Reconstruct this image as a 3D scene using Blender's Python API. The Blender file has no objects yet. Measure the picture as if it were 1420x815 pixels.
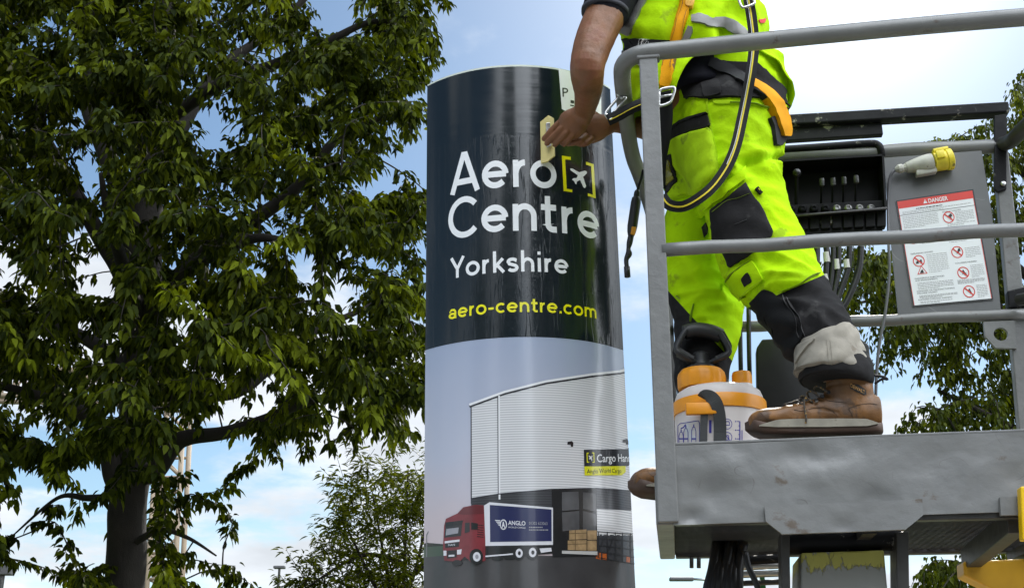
import bpy, bmesh, math, random
import numpy as np
from mathutils import Vector, Matrix, noise, geometry
from mathutils.bvhtree import BVHTree
R = math.radians
random.seed(11); rng = np.random.default_rng(7)
scene = bpy.context.scene
COL = scene.collection

# ------------------------------------------------------------------ camera
CAM = Vector((0.0, 0.0, 1.6)); PITCH = R(19.5); FPX = 1650.0
cam_data = bpy.data.cameras.new('camera'); cam = bpy.data.objects.new('camera', cam_data); COL.objects.link(cam)
cam.location = CAM; cam.rotation_euler = (R(90) + PITCH, 0, 0)
cam_data.sensor_width = 36.0; cam_data.lens = FPX / 1420.0 * 36.0
cam_data.clip_start = 0.05; cam_data.clip_end = 5000.0
scene.camera = cam

# ------------------------------------------------------------------ sky, sun, exposure
SUN_EL, SUN_AZ = R(36.0), R(18.0)          # azimuth measured from +Y towards +X
SUN_DIR = Vector((math.sin(SUN_AZ) * math.cos(SUN_EL), math.cos(SUN_AZ) * math.cos(SUN_EL), math.sin(SUN_EL)))
world = bpy.data.worlds.new('World'); scene.world = world; world.use_nodes = True
wt = world.node_tree; wt.nodes.clear()
def wn(t, **kw):
    n = wt.nodes.new(t)
    for k, v in kw.items(): setattr(n, k, v)
    return n
def wl(a, b): wt.links.new(a, b)
def wmath(op, a, b=None, c=None):
    n = wn('ShaderNodeMath', operation=op)
    for i, v in enumerate((a, b, c)):
        if v is None: continue
        if isinstance(v, (int, float)): n.inputs[i].default_value = v
        else: wl(v, n.inputs[i])
    return n.outputs[0]
FILL_COVER, FILL_GAIN, FILL_DIR = 0.18, 5.2, Vector((0.48, -0.50, 0.80)).normalized()
sky = wn('ShaderNodeTexSky', sky_type='NISHITA'); sky.sun_disc = False
sky.sun_elevation = SUN_EL; sky.sun_rotation = SUN_AZ
sky.air_density = 1.0; sky.dust_density = 0.15; sky.ozone_density = 1.6; sky.altitude = 0
tc = wn('ShaderNodeTexCoord'); sep = wn('ShaderNodeSeparateXYZ'); wl(tc.outputs['Generated'], sep.inputs[0])
zc = wmath('ADD', wmath('MAXIMUM', sep.outputs[2], 0.0), 0.22)
comb = wn('ShaderNodeCombineXYZ')
wl(wmath('DIVIDE', sep.outputs[0], zc), comb.inputs[0]); wl(wmath('DIVIDE', sep.outputs[1], zc), comb.inputs[1])
mp = wn('ShaderNodeMapping'); wl(comb.outputs[0], mp.inputs[0]); mp.inputs['Location'].default_value = (11.28, 8.6, 0.4)
n1 = wn('ShaderNodeTexNoise'); n1.inputs['Scale'].default_value = 1.55; n1.inputs['Detail'].default_value = 9; n1.inputs['Roughness'].default_value = 0.56
wl(mp.outputs[0], n1.inputs['Vector'])
# cover grows towards the horizon, thins out overhead
cover = wmath('MULTIPLY_ADD', sep.outputs[2], -0.20, 0.10)
fac = wn('ShaderNodeMapRange', interpolation_type='SMOOTHSTEP'); fac.inputs['From Min'].default_value = 0.50; fac.inputs['From Max'].default_value = 0.62
# fill: extra-bright cloud added out of view, high behind the camera, to light near faces
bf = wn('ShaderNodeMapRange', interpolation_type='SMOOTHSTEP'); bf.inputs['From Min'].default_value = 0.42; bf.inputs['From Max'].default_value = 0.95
bdot = wn('ShaderNodeVectorMath', operation='DOT_PRODUCT'); wl(tc.outputs['Generated'], bdot.inputs[0]); bdot.inputs[1].default_value = FILL_DIR; wl(bdot.outputs['Value'], bf.inputs['Value'])
wl(wmath('ADD', wmath('ADD', n1.outputs['Fac'], cover), wmath('MULTIPLY', bf.outputs[0], FILL_COVER)), fac.inputs['Value'])
# brightness of the cloud: shaded bases by a second, coarser noise
n2 = wn('ShaderNodeTexNoise'); n2.inputs['Scale'].default_value = 3.4; n2.inputs['Detail'].default_value = 6
wl(mp.outputs[0], n2.inputs['Vector'])
crmp = wn('ShaderNodeMapRange'); crmp.inputs['From Min'].default_value = 0.3; crmp.inputs['From Max'].default_value = 0.7
crmp.inputs['To Min'].default_value = 0.80; crmp.inputs['To Max'].default_value = 1.12
wl(n2.outputs['Fac'], crmp.inputs['Value'])
CLOUD = (7.6, 8.1, 8.7, 1)
ccol = wn('ShaderNodeVectorMath', operation='SCALE'); ccol.inputs[0].default_value = CLOUD[:3]; wl(wmath('MULTIPLY', crmp.outputs[0], wmath('MULTIPLY_ADD', bf.outputs[0], FILL_GAIN, 1.0)), ccol.inputs['Scale'])
mix = wn('ShaderNodeMix', data_type='RGBA'); wl(fac.outputs[0], mix.inputs['Factor'])
skyg = wn('ShaderNodeMix', data_type='RGBA', blend_type='MULTIPLY'); skyg.inputs['Factor'].default_value = 1.0
skyg.inputs['B'].default_value = (0.96, 1.02, 1.0, 1); wl(sky.outputs[0], skyg.inputs['A'])
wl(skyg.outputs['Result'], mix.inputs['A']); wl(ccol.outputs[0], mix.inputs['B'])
# veil of thin cloud lit up around the sun
dot = wn('ShaderNodeVectorMath', operation='DOT_PRODUCT'); wl(tc.outputs['Generated'], dot.inputs[0]); dot.inputs[1].default_value = SUN_DIR
dp = wmath('MAXIMUM', dot.outputs['Value'], 0.0)
glow = wmath('ADD', wmath('MULTIPLY', wmath('POWER', dp, 200.0), 9.0), wmath('MULTIPLY', wmath('POWER', dp, 34.0), 4.2))
gcol = wn('ShaderNodeVectorMath', operation='SCALE'); gcol.inputs[0].default_value = (1.0, 0.99, 0.96); wl(glow, gcol.inputs['Scale'])
add = wn('ShaderNodeVectorMath', operation='ADD'); wl(mix.outputs['Result'], add.inputs[0]); wl(gcol.outputs[0], add.inputs[1])
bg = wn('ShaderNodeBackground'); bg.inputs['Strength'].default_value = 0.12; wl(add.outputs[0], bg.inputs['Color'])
wo = wn('ShaderNodeOutputWorld'); wl(bg.outputs[0], wo.inputs[0])

sun_d = bpy.data.lights.new('sun', 'SUN'); sun_d.energy = 4.6; sun_d.angle = R(1.2); sun_d.color = (1.0, 0.95, 0.87)
sun = bpy.data.objects.new('sun', sun_d); COL.objects.link(sun); sun.location = SUN_DIR * 50
sun.rotation_euler = SUN_DIR.to_track_quat('Z', 'Y').to_euler()
vs = scene.view_settings; vs.view_transform = 'Standard'; vs.look = 'None'; vs.gamma = 1.0; vs.exposure = 0.0; vs.use_curve_mapping = False
scene.cycles.max_bounces = 6; scene.cycles.transparent_max_bounces = 8; scene.cycles.use_denoising = True
scene.cycles.sample_clamp_indirect = 6.0

# ------------------------------------------------------------------ pixel geometry (photo pixels 1420 x 815)
SP, CP = math.sin(PITCH), math.cos(PITCH)
def ray(px, py):
    a = (px - 710.0) / FPX; b = (407.5 - py) / FPX
    return Vector((a, CP - b * SP, SP + b * CP))
def at(px, py, Y):
    d = ray(px, py); return CAM + d * (Y / d.y)
def mpp(P):                                  # metres per photo pixel at a point
    v = P - CAM; return (v.y * CP + v.z * SP) / FPX
def proj(P):
    v = Vector(P) - CAM; z = v.y * CP + v.z * SP; h = -v.y * SP + v.z * CP
    return 710 + FPX * v.x / z, 407.5 - FPX * h / z
YAW = R(7.5)
EU = Vector((math.cos(YAW), -math.sin(YAW), 0)); EW = Vector((math.sin(YAW), math.cos(YAW), 0)); EZ = Vector((0, 0, 1))
B0 = Vector((0.347, 2.65, 0.0))
def B(u, w, z): return B0 + EU * u + EW * w + EZ * (z + 1.6)
def onw(px, py, w):                          # pixel on the upright plane w metres behind the platform's front
    d = ray(px, py); t = ((B0 + EW * w - CAM).dot(EW)) / d.dot(EW); return CAM + d * t

# ------------------------------------------------------------------ materials
MATS = {}
def mat(name, col, rough=0.5, metal=0.0, var=0.0, vscale=6.0, bump=0.0, bscale=40.0, spots=None, sscale=14.0, samt=0.5,
        trans=0.0, coat=0.0, spec=0.5, aniso=None, rvar=0.0, sheen=0.0, fine=0.0, scratch=None, scr_scale=7.0):
    if name in MATS: return MATS[name]
    m = bpy.data.materials.new(name); m.use_nodes = True; MATS[name] = m
    nt = m.node_tree; p = nt.nodes['Principled BSDF']
    p.inputs['Base Color'].default_value = (*col, 1); p.inputs['Roughness'].default_value = rough; p.inputs['Metallic'].default_value = metal
    p.inputs['Specular IOR Level'].default_value = spec
    if coat: p.inputs['Coat Weight'].default_value = coat; p.inputs['Coat Roughness'].default_value = 0.06
    if sheen: p.inputs['Sheen Weight'].default_value = sheen
    tcn = nt.nodes.new('ShaderNodeTexCoord'); src = tcn.outputs['Object']
    if aniso:
        mpn = nt.nodes.new('ShaderNodeMapping'); mpn.inputs['Scale'].default_value = aniso; nt.links.new(src, mpn.inputs[0]); src = mpn.outputs[0]
    last = None
    if var:
        n = nt.nodes.new('ShaderNodeTexNoise'); n.inputs['Scale'].default_value = vscale; n.inputs['Detail'].default_value = 6; nt.links.new(src, n.inputs['Vector'])
        mr = nt.nodes.new('ShaderNodeMapRange'); mr.inputs['From Min'].default_value = 0.3; mr.inputs['From Max'].default_value = 0.7
        mr.inputs['To Min'].default_value = 1 - var; mr.inputs['To Max'].default_value = 1 + var; nt.links.new(n.outputs['Fac'], mr.inputs['Value'])
        sc = nt.nodes.new('ShaderNodeVectorMath'); sc.operation = 'SCALE'; sc.inputs[0].default_value = col; nt.links.new(mr.outputs[0], sc.inputs['Scale'])
        last = sc.outputs[0]
    if spots:
        n = nt.nodes.new('ShaderNodeTexNoise'); n.inputs['Scale'].default_value = sscale; n.inputs['Detail'].default_value = 8; n.inputs['Roughness'].default_value = 0.65; nt.links.new(src, n.inputs['Vector'])
        mr = nt.nodes.new('ShaderNodeMapRange'); mr.inputs['From Min'].default_value = 1 - samt; mr.inputs['From Max'].default_value = 1 - samt + 0.06; nt.links.new(n.outputs['Fac'], mr.inputs['Value'])
        mx = nt.nodes.new('ShaderNodeMix'); mx.data_type = 'RGBA'; nt.links.new(mr.outputs[0], mx.inputs['Factor'])
        if last is not None: nt.links.new(last, mx.inputs['A'])
        else: mx.inputs['A'].default_value = (*col, 1)
        mx.inputs['B'].default_value = (*spots, 1); last = mx.outputs['Result']
    if scratch:                              # thin curved scratches: contour lines of a broad noise, broken up by another
        pick = None
        for k_, sc_ in enumerate((scr_scale, scr_scale * 2.1)):
            n = nt.nodes.new('ShaderNodeTexNoise'); n.noise_dimensions = '4D'; n.inputs['W'].default_value = 3.7 * k_ + 1; n.inputs['Scale'].default_value = sc_; n.inputs['Detail'].default_value = .5; nt.links.new(src, n.inputs['Vector'])
            a1 = nt.nodes.new('ShaderNodeMath'); a1.operation = 'SUBTRACT'; a1.inputs[1].default_value = .5; nt.links.new(n.outputs['Fac'], a1.inputs[0])
            a2 = nt.nodes.new('ShaderNodeMath'); a2.operation = 'ABSOLUTE'; nt.links.new(a1.outputs[0], a2.inputs[0])
            a3 = nt.nodes.new('ShaderNodeMapRange'); a3.inputs['From Min'].default_value = .0; a3.inputs['From Max'].default_value = .0055; a3.inputs['To Min'].default_value = 1; a3.inputs['To Max'].default_value = 0; nt.links.new(a2.outputs[0], a3.inputs['Value'])
            nm = nt.nodes.new('ShaderNodeTexNoise'); nm.inputs['Scale'].default_value = sc_ * 1.7; nm.inputs['Detail'].default_value = 6; nt.links.new(src, nm.inputs['Vector'])
            a4 = nt.nodes.new('ShaderNodeMapRange'); a4.inputs['From Min'].default_value = .57; a4.inputs['From Max'].default_value = .66; nt.links.new(nm.outputs['Fac'], a4.inputs['Value'])
            a5 = nt.nodes.new('ShaderNodeMath'); a5.operation = 'MULTIPLY'; nt.links.new(a3.outputs[0], a5.inputs[0]); nt.links.new(a4.outputs[0], a5.inputs[1])
            if pick is None: pick = a5.outputs[0]
            else:
                a6 = nt.nodes.new('ShaderNodeMath'); a6.operation = 'MAXIMUM'; nt.links.new(pick, a6.inputs[0]); nt.links.new(a5.outputs[0], a6.inputs[1]); pick = a6.outputs[0]
        mx = nt.nodes.new('ShaderNodeMix'); mx.data_type = 'RGBA'; nt.links.new(pick, mx.inputs['Factor'])
        if last is not None: nt.links.new(last, mx.inputs['A'])
        else: mx.inputs['A'].default_value = (*col, 1)
        mx.inputs['B'].default_value = (*scratch, 1); last = mx.outputs['Result']
    if last is not None: nt.links.new(last, p.inputs['Base Color'])
    if rvar:
        n = nt.nodes.new('ShaderNodeTexNoise'); n.inputs['Scale'].default_value = vscale * 2.3; n.inputs['Detail'].default_value = 5; nt.links.new(src, n.inputs['Vector'])
        mr = nt.nodes.new('ShaderNodeMapRange'); mr.inputs['To Min'].default_value = max(0.02, rough - rvar); mr.inputs['To Max'].default_value = rough + rvar
        nt.links.new(n.outputs['Fac'], mr.inputs['Value']); nt.links.new(mr.outputs[0], p.inputs['Roughness'])
    if bump:
        n = nt.nodes.new('ShaderNodeTexNoise'); n.inputs['Scale'].default_value = bscale; n.inputs['Detail'].default_value = 5; nt.links.new(src, n.inputs['Vector'])
        h = n.outputs['Fac']
        if fine:
            nf = nt.nodes.new('ShaderNodeTexNoise'); nf.inputs['Scale'].default_value = bscale * 9; nf.inputs['Detail'].default_value = 3; nt.links.new(src, nf.inputs['Vector'])
            ma = nt.nodes.new('ShaderNodeMath'); ma.operation = 'MULTIPLY_ADD'; ma.inputs[1].default_value = fine; nt.links.new(nf.outputs['Fac'], ma.inputs[0]); nt.links.new(h, ma.inputs[2]); h = ma.outputs[0]
        b = nt.nodes.new('ShaderNodeBump'); b.inputs['Strength'].default_value = 1.0; b.inputs['Distance'].default_value = bump; nt.links.new(h, b.inputs['Height']); nt.links.new(b.outputs[0], p.inputs['Normal'])
    if trans:
        tr = nt.nodes.new('ShaderNodeBsdfTranslucent'); ms = nt.nodes.new('ShaderNodeMixShader'); ms.inputs[0].default_value = trans
        tcol = (min(1, col[0] * 1.7), min(1, col[1] * 1.6), col[2] * 0.7, 1); tr.inputs[0].default_value = tcol
        out = nt.nodes['Material Output']; nt.links.new(p.outputs[0], ms.inputs[1]); nt.links.new(tr.outputs[0], ms.inputs[2]); nt.links.new(ms.outputs[0], out.inputs[0])
    return m

# ------------------------------------------------------------------ objects
def tag(o, label=None, cat=None, group=None, kind=None):
    if label: o['label'] = label
    if cat: o['category'] = cat
    if group: o['group'] = group
    if kind: o['kind'] = kind
    return o
def thing(name, loc, label, cat, group=None):
    o = bpy.data.objects.new(name, None); o.empty_display_size = 0.1; COL.objects.link(o); o.location = loc
    return tag(o, label, cat, group)
def world_loc(o):
    v = Matrix.Identity(4); ch = []
    while o: ch.append(o); o = o.parent
    for o in reversed(ch): v = v @ o.matrix_parent_inverse @ o.matrix_basis
    return v
def link_mesh(name, me, mats, parent=None, smooth=True, matrix=None):
    if not isinstance(mats, (list, tuple)): mats = [mats]
    for m in mats: me.materials.append(m)
    if smooth: me.shade_smooth()
    o = bpy.data.objects.new(name, me); COL.objects.link(o)
    if parent:
        o.parent = parent
        o.matrix_parent_inverse = (matrix.inverted() if matrix is not None else world_loc(parent).inverted())
        if matrix is not None: o.matrix_parent_inverse = world_loc(parent).inverted() @ matrix
    elif matrix is not None: o.matrix_world = matrix
    return o
def obj(name, bm, mats, parent=None, smooth=False, matrix=None, autosmooth=None):
    if len(bm.faces) and all(e.is_manifold for e in bm.edges): bmesh.ops.recalc_face_normals(bm, faces=bm.faces)
    me = bpy.data.meshes.new(name); bm.normal_update(); bm.to_mesh(me); bm.free()
    o = link_mesh(name, me, mats, parent, smooth, matrix)
    if autosmooth: me.set_sharp_from_angle(angle=R(autosmooth)) if smooth else None
    return o
def frame(t, ref):
    t = t.normalized(); a = t.cross(ref)
    if a.length < 1e-4: a = t.cross(Vector((1, 0, 0)) if abs(t.x) < .9 else Vector((0, 1, 0)))
    a.normalize(); return a, a.cross(t).normalized()
def rings(bm, rr, cap=True, closed=False, mi=0):
    vs = [[bm.verts.new(p) for p in r] for r in rr]; n = len(vs[0])
    pairs = list(zip(vs, vs[1:])) + ([(vs[-1], vs[0])] if closed else [])
    for r0, r1 in pairs:
        for i in range(n):
            f = bm.faces.new((r0[i], r0[(i + 1) % n], r1[(i + 1) % n], r1[i])); f.material_index = mi; f.smooth = True
    if cap and not closed:
        bm.faces.new(list(reversed(vs[0]))).material_index = mi; bm.faces.new(vs[-1]).material_index = mi
    return vs
def crom(pts, n):                            # Catmull-Rom through tuples of floats/vectors
    out = []; P = [pts[0]] + list(pts) + [pts[-1]]
    for i in range(1, len(P) - 2):
        for k in range(n):
            t = k / n; p0, p1, p2, p3 = P[i - 1], P[i], P[i + 1], P[i + 2]
            out.append(0.5 * ((2 * p1) + (p2 - p0) * t + (2 * p0 - 5 * p1 + 4 * p2 - p3) * t * t + (3 * p1 - p0 - 3 * p2 + p3) * t ** 3))
    out.append(pts[-1]); return out
def tube(bm, pts, r, segs=10, sm=0, mi=0, cap=True):
    pts = [Vector(p) for p in pts]
    rs = list(r) if isinstance(r, (list, tuple)) else [r] * len(pts)
    if sm:
        rs = crom(rs, sm); pts = crom(pts, sm)
    rr = []; ref = Vector((0, 0, 1)); a = None
    for i, p in enumerate(pts):
        t = (pts[min(i + 1, len(pts) - 1)] - pts[max(i - 1, 0)])
        if t.length < 1e-9: t = Vector((0, 0, 1))
        t.normalize()
        if a is None: a, b = frame(t, ref if abs(t.z) < .95 else Vector((0, 1, 0)))
        else:
            a = (a - t * a.dot(t)).normalized(); b = a.cross(t).normalized()
        rr.append([p + (a * math.cos(q) + b * math.sin(q)) * rs[i] for q in (2 * math.pi * k / segs for k in range(segs))])
    return rings(bm, rr, cap, mi=mi)
def loft(bm, st, segs=24, sm=4, mi=0, cap=True, ref=None, power=2.0):
    """st: (P, half across the view, half along the view)."""
    P = [s[0] for s in st]; A = [s[1] for s in st]; Bb = [s[2] for s in st]
    if sm: P, A, Bb = crom(P, sm), crom(A, sm), crom(Bb, sm)
    rr = []
    for i, p in enumerate(P):
        t = (P[min(i + 1, len(P) - 1)] - P[max(i - 1, 0)]).normalized()
        v = ref if ref is not None else (p - CAM).normalized()
        a = t.cross(v).normalized(); b = a.cross(t).normalized()
        ring = []
        for k in range(segs):
            q = 2 * math.pi * k / segs; c, s = math.cos(q), math.sin(q)
            e = 2.0 / power
            ring.append(p + a * (A[i] * math.copysign(abs(c) ** e, c)) + b * (Bb[i] * math.copysign(abs(s) ** e, s)))
        rr.append(ring)
    return rings(bm, rr, cap, mi=mi)
def S(px, py, Y, hw, k=1.0):
    P = at(px, py, Y); a = hw * mpp(P); return (P, a, a * k)
def box(bm, c, x, y, z, bev=0.0, mi=0):
    """c centre; x, y, z half-axis vectors."""
    c = Vector(c); vs = []
    for sx in (-1, 1):
        for sy in (-1, 1):
            for sz in (-1, 1): vs.append(bm.verts.new(c + x * sx + y * sy + z * sz))
    fs = []
    for q in ((0, 1, 3, 2), (4, 6, 7, 5), (0, 4, 5, 1), (2, 3, 7, 6), (0, 2, 6, 4), (1, 5, 7, 3)):
        f = bm.faces.new([vs[i] for i in q]); f.material_index = mi; fs.append(f)
    bmesh.ops.recalc_face_normals(bm, faces=fs)
    if bev:
        es = list({e for f in fs for e in f.edges}); bmesh.ops.bevel(bm, geom=es, offset=bev, segments=2, affect='EDGES', profile=0.5)
def bx(bm, u0, u1, w0, w1, z0, z1, bev=0.0, mi=0):  # box in platform coordinates
    box(bm, B((u0 + u1) / 2, (w0 + w1) / 2, (z0 + z1) / 2), EU * abs(u1 - u0) / 2, EW * abs(w1 - w0) / 2, EZ * abs(z1 - z0) / 2, bev, mi)
def wbox(bm, x0, x1, y0, y1, z0, z1, bev=0.0, mi=0):
    box(bm, ((x0 + x1) / 2, (y0 + y1) / 2, (z0 + z1) / 2), Vector((abs(x1 - x0) / 2, 0, 0)), Vector((0, abs(y1 - y0) / 2, 0)), Vector((0, 0, abs(z1 - z0) / 2)), bev, mi)
def prism(bm, pts, d, mi=0, bev=0.0):
    """flat polygon pts (3D) thickened along vector d."""
    a = [bm.verts.new(p) for p in pts]; b = [bm.verts.new(Vector(p) + d) for p in pts]; n = len(a)
    fs = [bm.faces.new(a), bm.faces.new(list(reversed(b)))]
    for i in range(n): fs.append(bm.faces.new((a[(i + 1) % n], a[i], b[i], b[(i + 1) % n])))
    for f in fs: f.material_index = mi
    bmesh.ops.recalc_face_normals(bm, faces=fs)
    if bev: bmesh.ops.bevel(bm, geom=list({e for f in fs for e in f.edges}), offset=bev, segments=2, affect='EDGES', profile=0.5)
    return fs
def lathe(bm, c, prof, segs=32, axis=None, mi=0, sq=1.0):
    """prof: list of (r, h) up the axis from c."""
    ax = (axis or Vector((0, 0, 1))).normalized(); a, b = frame(ax, Vector((0, 1, 0)) if abs(ax.y) < .9 else Vector((1, 0, 0)))
    rr = [[Vector(c) + ax * h + (a * math.cos(q) + b * math.sin(q) * sq) * max(r, 1e-4) for q in (2 * math.pi * k / segs for k in range(segs))] for r, h in prof]
    rings(bm, rr, True, mi=mi)
def remesh(bm, vox, smooth=4, factor=0.5):
    me = bpy.data.meshes.new('tmp'); bmesh.ops.triangulate(bm, faces=bm.faces); bmesh.ops.recalc_face_normals(bm, faces=bm.faces); bm.to_mesh(me); bm.free()
    o = bpy.data.objects.new('tmp', me); COL.objects.link(o)
    r = o.modifiers.new('r', 'REMESH'); r.mode = 'VOXEL'; r.voxel_size = vox; r.adaptivity = 0
    if smooth:
        s = o.modifiers.new('s', 'SMOOTH'); s.factor = factor; s.iterations = smooth
    dg = bpy.context.evaluated_depsgraph_get(); ev = o.evaluated_get(dg); me2 = bpy.data.meshes.new_from_object(ev)
    bpy.data.objects.remove(o); bpy.data.meshes.remove(me)
    out = bmesh.new(); out.from_mesh(me2); bpy.data.meshes.remove(me2); return out
def inpoly(x, y, poly):
    c = False; j = len(poly) - 1
    for i in range(len(poly)):
        xi, yi = poly[i]; xj, yj = poly[j]
        if (yi > y) != (yj > y) and x < (xj - xi) * (y - yi) / (yj - yi) + xi: c = not c
        j = i
    return c
def dense(poly, step, closed=True):
    out = []; n = len(poly)
    for i in range(n if closed else n - 1):
        a = Vector(poly[i]); b = Vector(poly[(i + 1) % n]); k = max(1, int((b - a).length / step + .5))
        for j in range(k): out.append(a.lerp(b, j / k))
    if not closed: out.append(Vector(poly[-1]))
    return out
def smooth_poly(poly, n=4):
    P = [Vector(p) for p in poly]; m = len(P); out = []
    for i in range(m):
        p0, p1, p2, p3 = P[i - 1], P[i], P[(i + 1) % m], P[(i + 2) % m]
        for k in range(n):
            t = k / n
            out.append(0.5 * ((2 * p1) + (p2 - p0) * t + (2 * p0 - 5 * p1 + 4 * p2 - p3) * t * t + (3 * p1 - p0 - 3 * p2 + p3) * t ** 3))
    return out
def cdt(poly, step):
    b = dense(poly, step); n = len(b); pl = [(p.x, p.y) for p in b]; pts = list(b)
    x0, x1 = min(p[0] for p in pl), max(p[0] for p in pl); y0, y1 = min(p[1] for p in pl), max(p[1] for p in pl)
    y = y0 + step * .5; row = 0
    while y < y1:
        x = x0 + step * (.25 + .5 * (row % 2))
        while x < x1:
            if inpoly(x, y, pl):
                q = Vector((x, y))
                if min((q - p).length_squared for p in b) > (0.45 * step) ** 2: pts.append(q)
            x += step
        y += step * .87; row += 1
    r = geometry.delaunay_2d_cdt([Vector((p.x, p.y)) for p in pts], [(i, (i + 1) % n) for i in range(n)], [], 1, 1e-5)
    return r[0], [f for f in r[2]]
def stroke_poly(pts, w, sm=0):
    P = [Vector(p) for p in pts]; W = list(w) if isinstance(w, (list, tuple)) else [w] * len(P)
    if sm: W = crom(W, sm); P = crom(P, sm)
    L, Rr = [], []
    for i, p in enumerate(P):
        t = (P[min(i + 1, len(P) - 1)] - P[max(i - 1, 0)]).normalized(); n = Vector((-t.y, t.x))
        L.append(p + n * W[i] / 2); Rr.append(p - n * W[i] / 2)
    return L + Rr[::-1]
class Cloth:
    """surface that patches and straps lie on"""
    def __init__(s, bm):
        bm.verts.ensure_lookup_table(); bm.normal_update()
        s.bvh = BVHTree.FromBMesh(bm)
    def hit(s, px, py):
        d = ray(px, py).normalized(); h = s.bvh.ray_cast(CAM, d)
        return (h[0], h[1]) if h[0] is not None else None
def decal(name, poly, cloth, m, parent, off=0.003, step=5, sm=0, bulge=0.0, minY=None):
    if sm: poly = smooth_poly(poly, sm)
    V, F = cdt(poly, step); hits = [cloth.hit(v.x, v.y) for v in V]
    deps = [(h[0] - CAM).length for h in hits if h]; med = sorted(deps)[len(deps) // 2]
    P, N = [], []
    for v, h in zip(V, hits):
        if h is None or abs((h[0] - CAM).length - med) > 0.25:
            q = CAM + ray(v.x, v.y).normalized() * med; hh = cloth.bvh.find_nearest(q); h = (hh[0], hh[1])
        P.append(h[0]); n = h[1]
        if n.dot(CAM - h[0]) < 0: n = -n
        N.append(n)
    # smooth the normals and heights over neighbours
    nb = [set() for _ in V]
    for f in F:
        for i in range(len(f)): nb[f[i]].add(f[(i + 1) % len(f)]); nb[f[(i + 1) % len(f)]].add(f[i])
    for _ in range(3):
        N = [(N[i] * 1.5 + sum((N[j] for j in nb[i]), Vector())).normalized() for i in range(len(N))]
    for _ in range(2):
        P = [P[i] * 0.5 + sum((P[j] for j in nb[i]), Vector()) * (0.5 / max(1, len(nb[i]))) for i in range(len(P))]
    bm = bmesh.new()
    ec = {}
    for f in F:
        for i in range(len(f)):
            e = (f[i], f[(i + 1) % len(f)]); k = tuple(sorted(e)); ec.setdefault(k, []).append(e)
    bnd = [v[0] for v in ec.values() if len(v) == 1]; bset = {i for e in bnd for i in e}
    top = [bm.verts.new(P[i] + N[i] * (off + (bulge if i not in bset else 0))) for i in range(len(P))]
    low = {i: bm.verts.new(P[i] - N[i] * 0.006) for i in bset}
    for f in F: 
        try: bm.faces.new([top[i] for i in f])
        except ValueError: pass
    for a, b in bnd:
        try: bm.faces.new((top[b], top[a], low[a], low[b]))
        except ValueError: pass
    bmesh.ops.recalc_face_normals(bm, faces=bm.faces)
    o = obj(name, bm, m, parent, smooth=True); o.data.set_sharp_from_angle(angle=R(50)); return o
def ribbon(bm, pts, w, th, sm=4, face=None, mi=0):
    """webbing: a flat strap of width w and thickness th along pts, broad side to the camera."""
    P = [Vector(p) for p in pts]; P = crom(P, sm) if sm else P; rr = []
    for i, p in enumerate(P):
        t = (P[min(i + 1, len(P) - 1)] - P[max(i - 1, 0)]).normalized(); v = (p - CAM).normalized() if face is None else face
        a = t.cross(v).normalized(); b = a.cross(t).normalized()
        rr.append([p + a * w / 2 + b * th / 2, p - a * w / 2 + b * th / 2, p - a * w / 2 - b * th / 2, p + a * w / 2 - b * th / 2])
    vs = rings(bm, rr, True, mi=mi)
    for r in vs:
        for v in r:
            for f in v.link_faces: f.smooth = False
def fnoise(p, s): return noise.noise(Vector(p) * s)
_FONT = {}
def font_mesh(text, bold=0.0, spacing=1.0):
    k = (text, bold, spacing)
    if k in _FONT: return _FONT[k]
    c = bpy.data.curves.new('t', 'FONT'); c.body = text; c.size = 1.0; c.offset = bold; c.space_character = spacing; c.resolution_u = 3
    o = bpy.data.objects.new('t', c); COL.objects.link(o); dg = bpy.context.evaluated_depsgraph_get(); dg.update()
    me = bpy.data.meshes.new_from_object(o.evaluated_get(dg))
    V = [(v.co.x, v.co.y) for v in me.vertices]; F = [tuple(p.vertices) for p in me.polygons]
    bpy.data.objects.remove(o); bpy.data.meshes.remove(me); bpy.data.curves.remove(c)
    _FONT[k] = (V, F, min(v[0] for v in V), max(v[0] for v in V)); return _FONT[k]
# ------------------------------------------------------------------ ground
def disc_ground():
    bm = bmesh.new(); n = 48
    c = bm.verts.new((0, 0, 0)); prev = None; radii = [6, 15, 40, 120, 400, 1500, 3000]
    rows = [[bm.verts.new((r * math.cos(2 * math.pi * k / n), r * math.sin(2 * math.pi * k / n), 0)) for k in range(n)] for r in radii]
    for k in range(n): bm.faces.new((c, rows[0][k], rows[0][(k + 1) % n]))
    for a, b in zip(rows, rows[1:]):
        for k in range(n): bm.faces.new((a[k], b[k], b[(k + 1) % n], a[(k + 1) % n]))
    o = obj('ground', bm, mat('ground_turf', (0.06, 0.085, 0.03), 0.9, var=.4, vscale=3, bump=.02, bscale=30)); tag(o, kind='structure')
disc_ground()
bm = bmesh.new(); wbox(bm, -40, 40, -7.5, 1.2, -0.1, 0.008); tag(obj('road', bm, mat('asphalt', (0.10, 0.10, 0.105), 0.85, var=.2, vscale=20, bump=.003, bscale=300)), kind='structure')
bm = bmesh.new(); wbox(bm, -40, 40, 1.205, 4.9, -0.1, 0.12, .012); tag(obj('pavement', bm, mat('paving', (0.30, 0.29, 0.27), 0.85, var=.15, vscale=5, bump=.002, bscale=120)), kind='structure')

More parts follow.
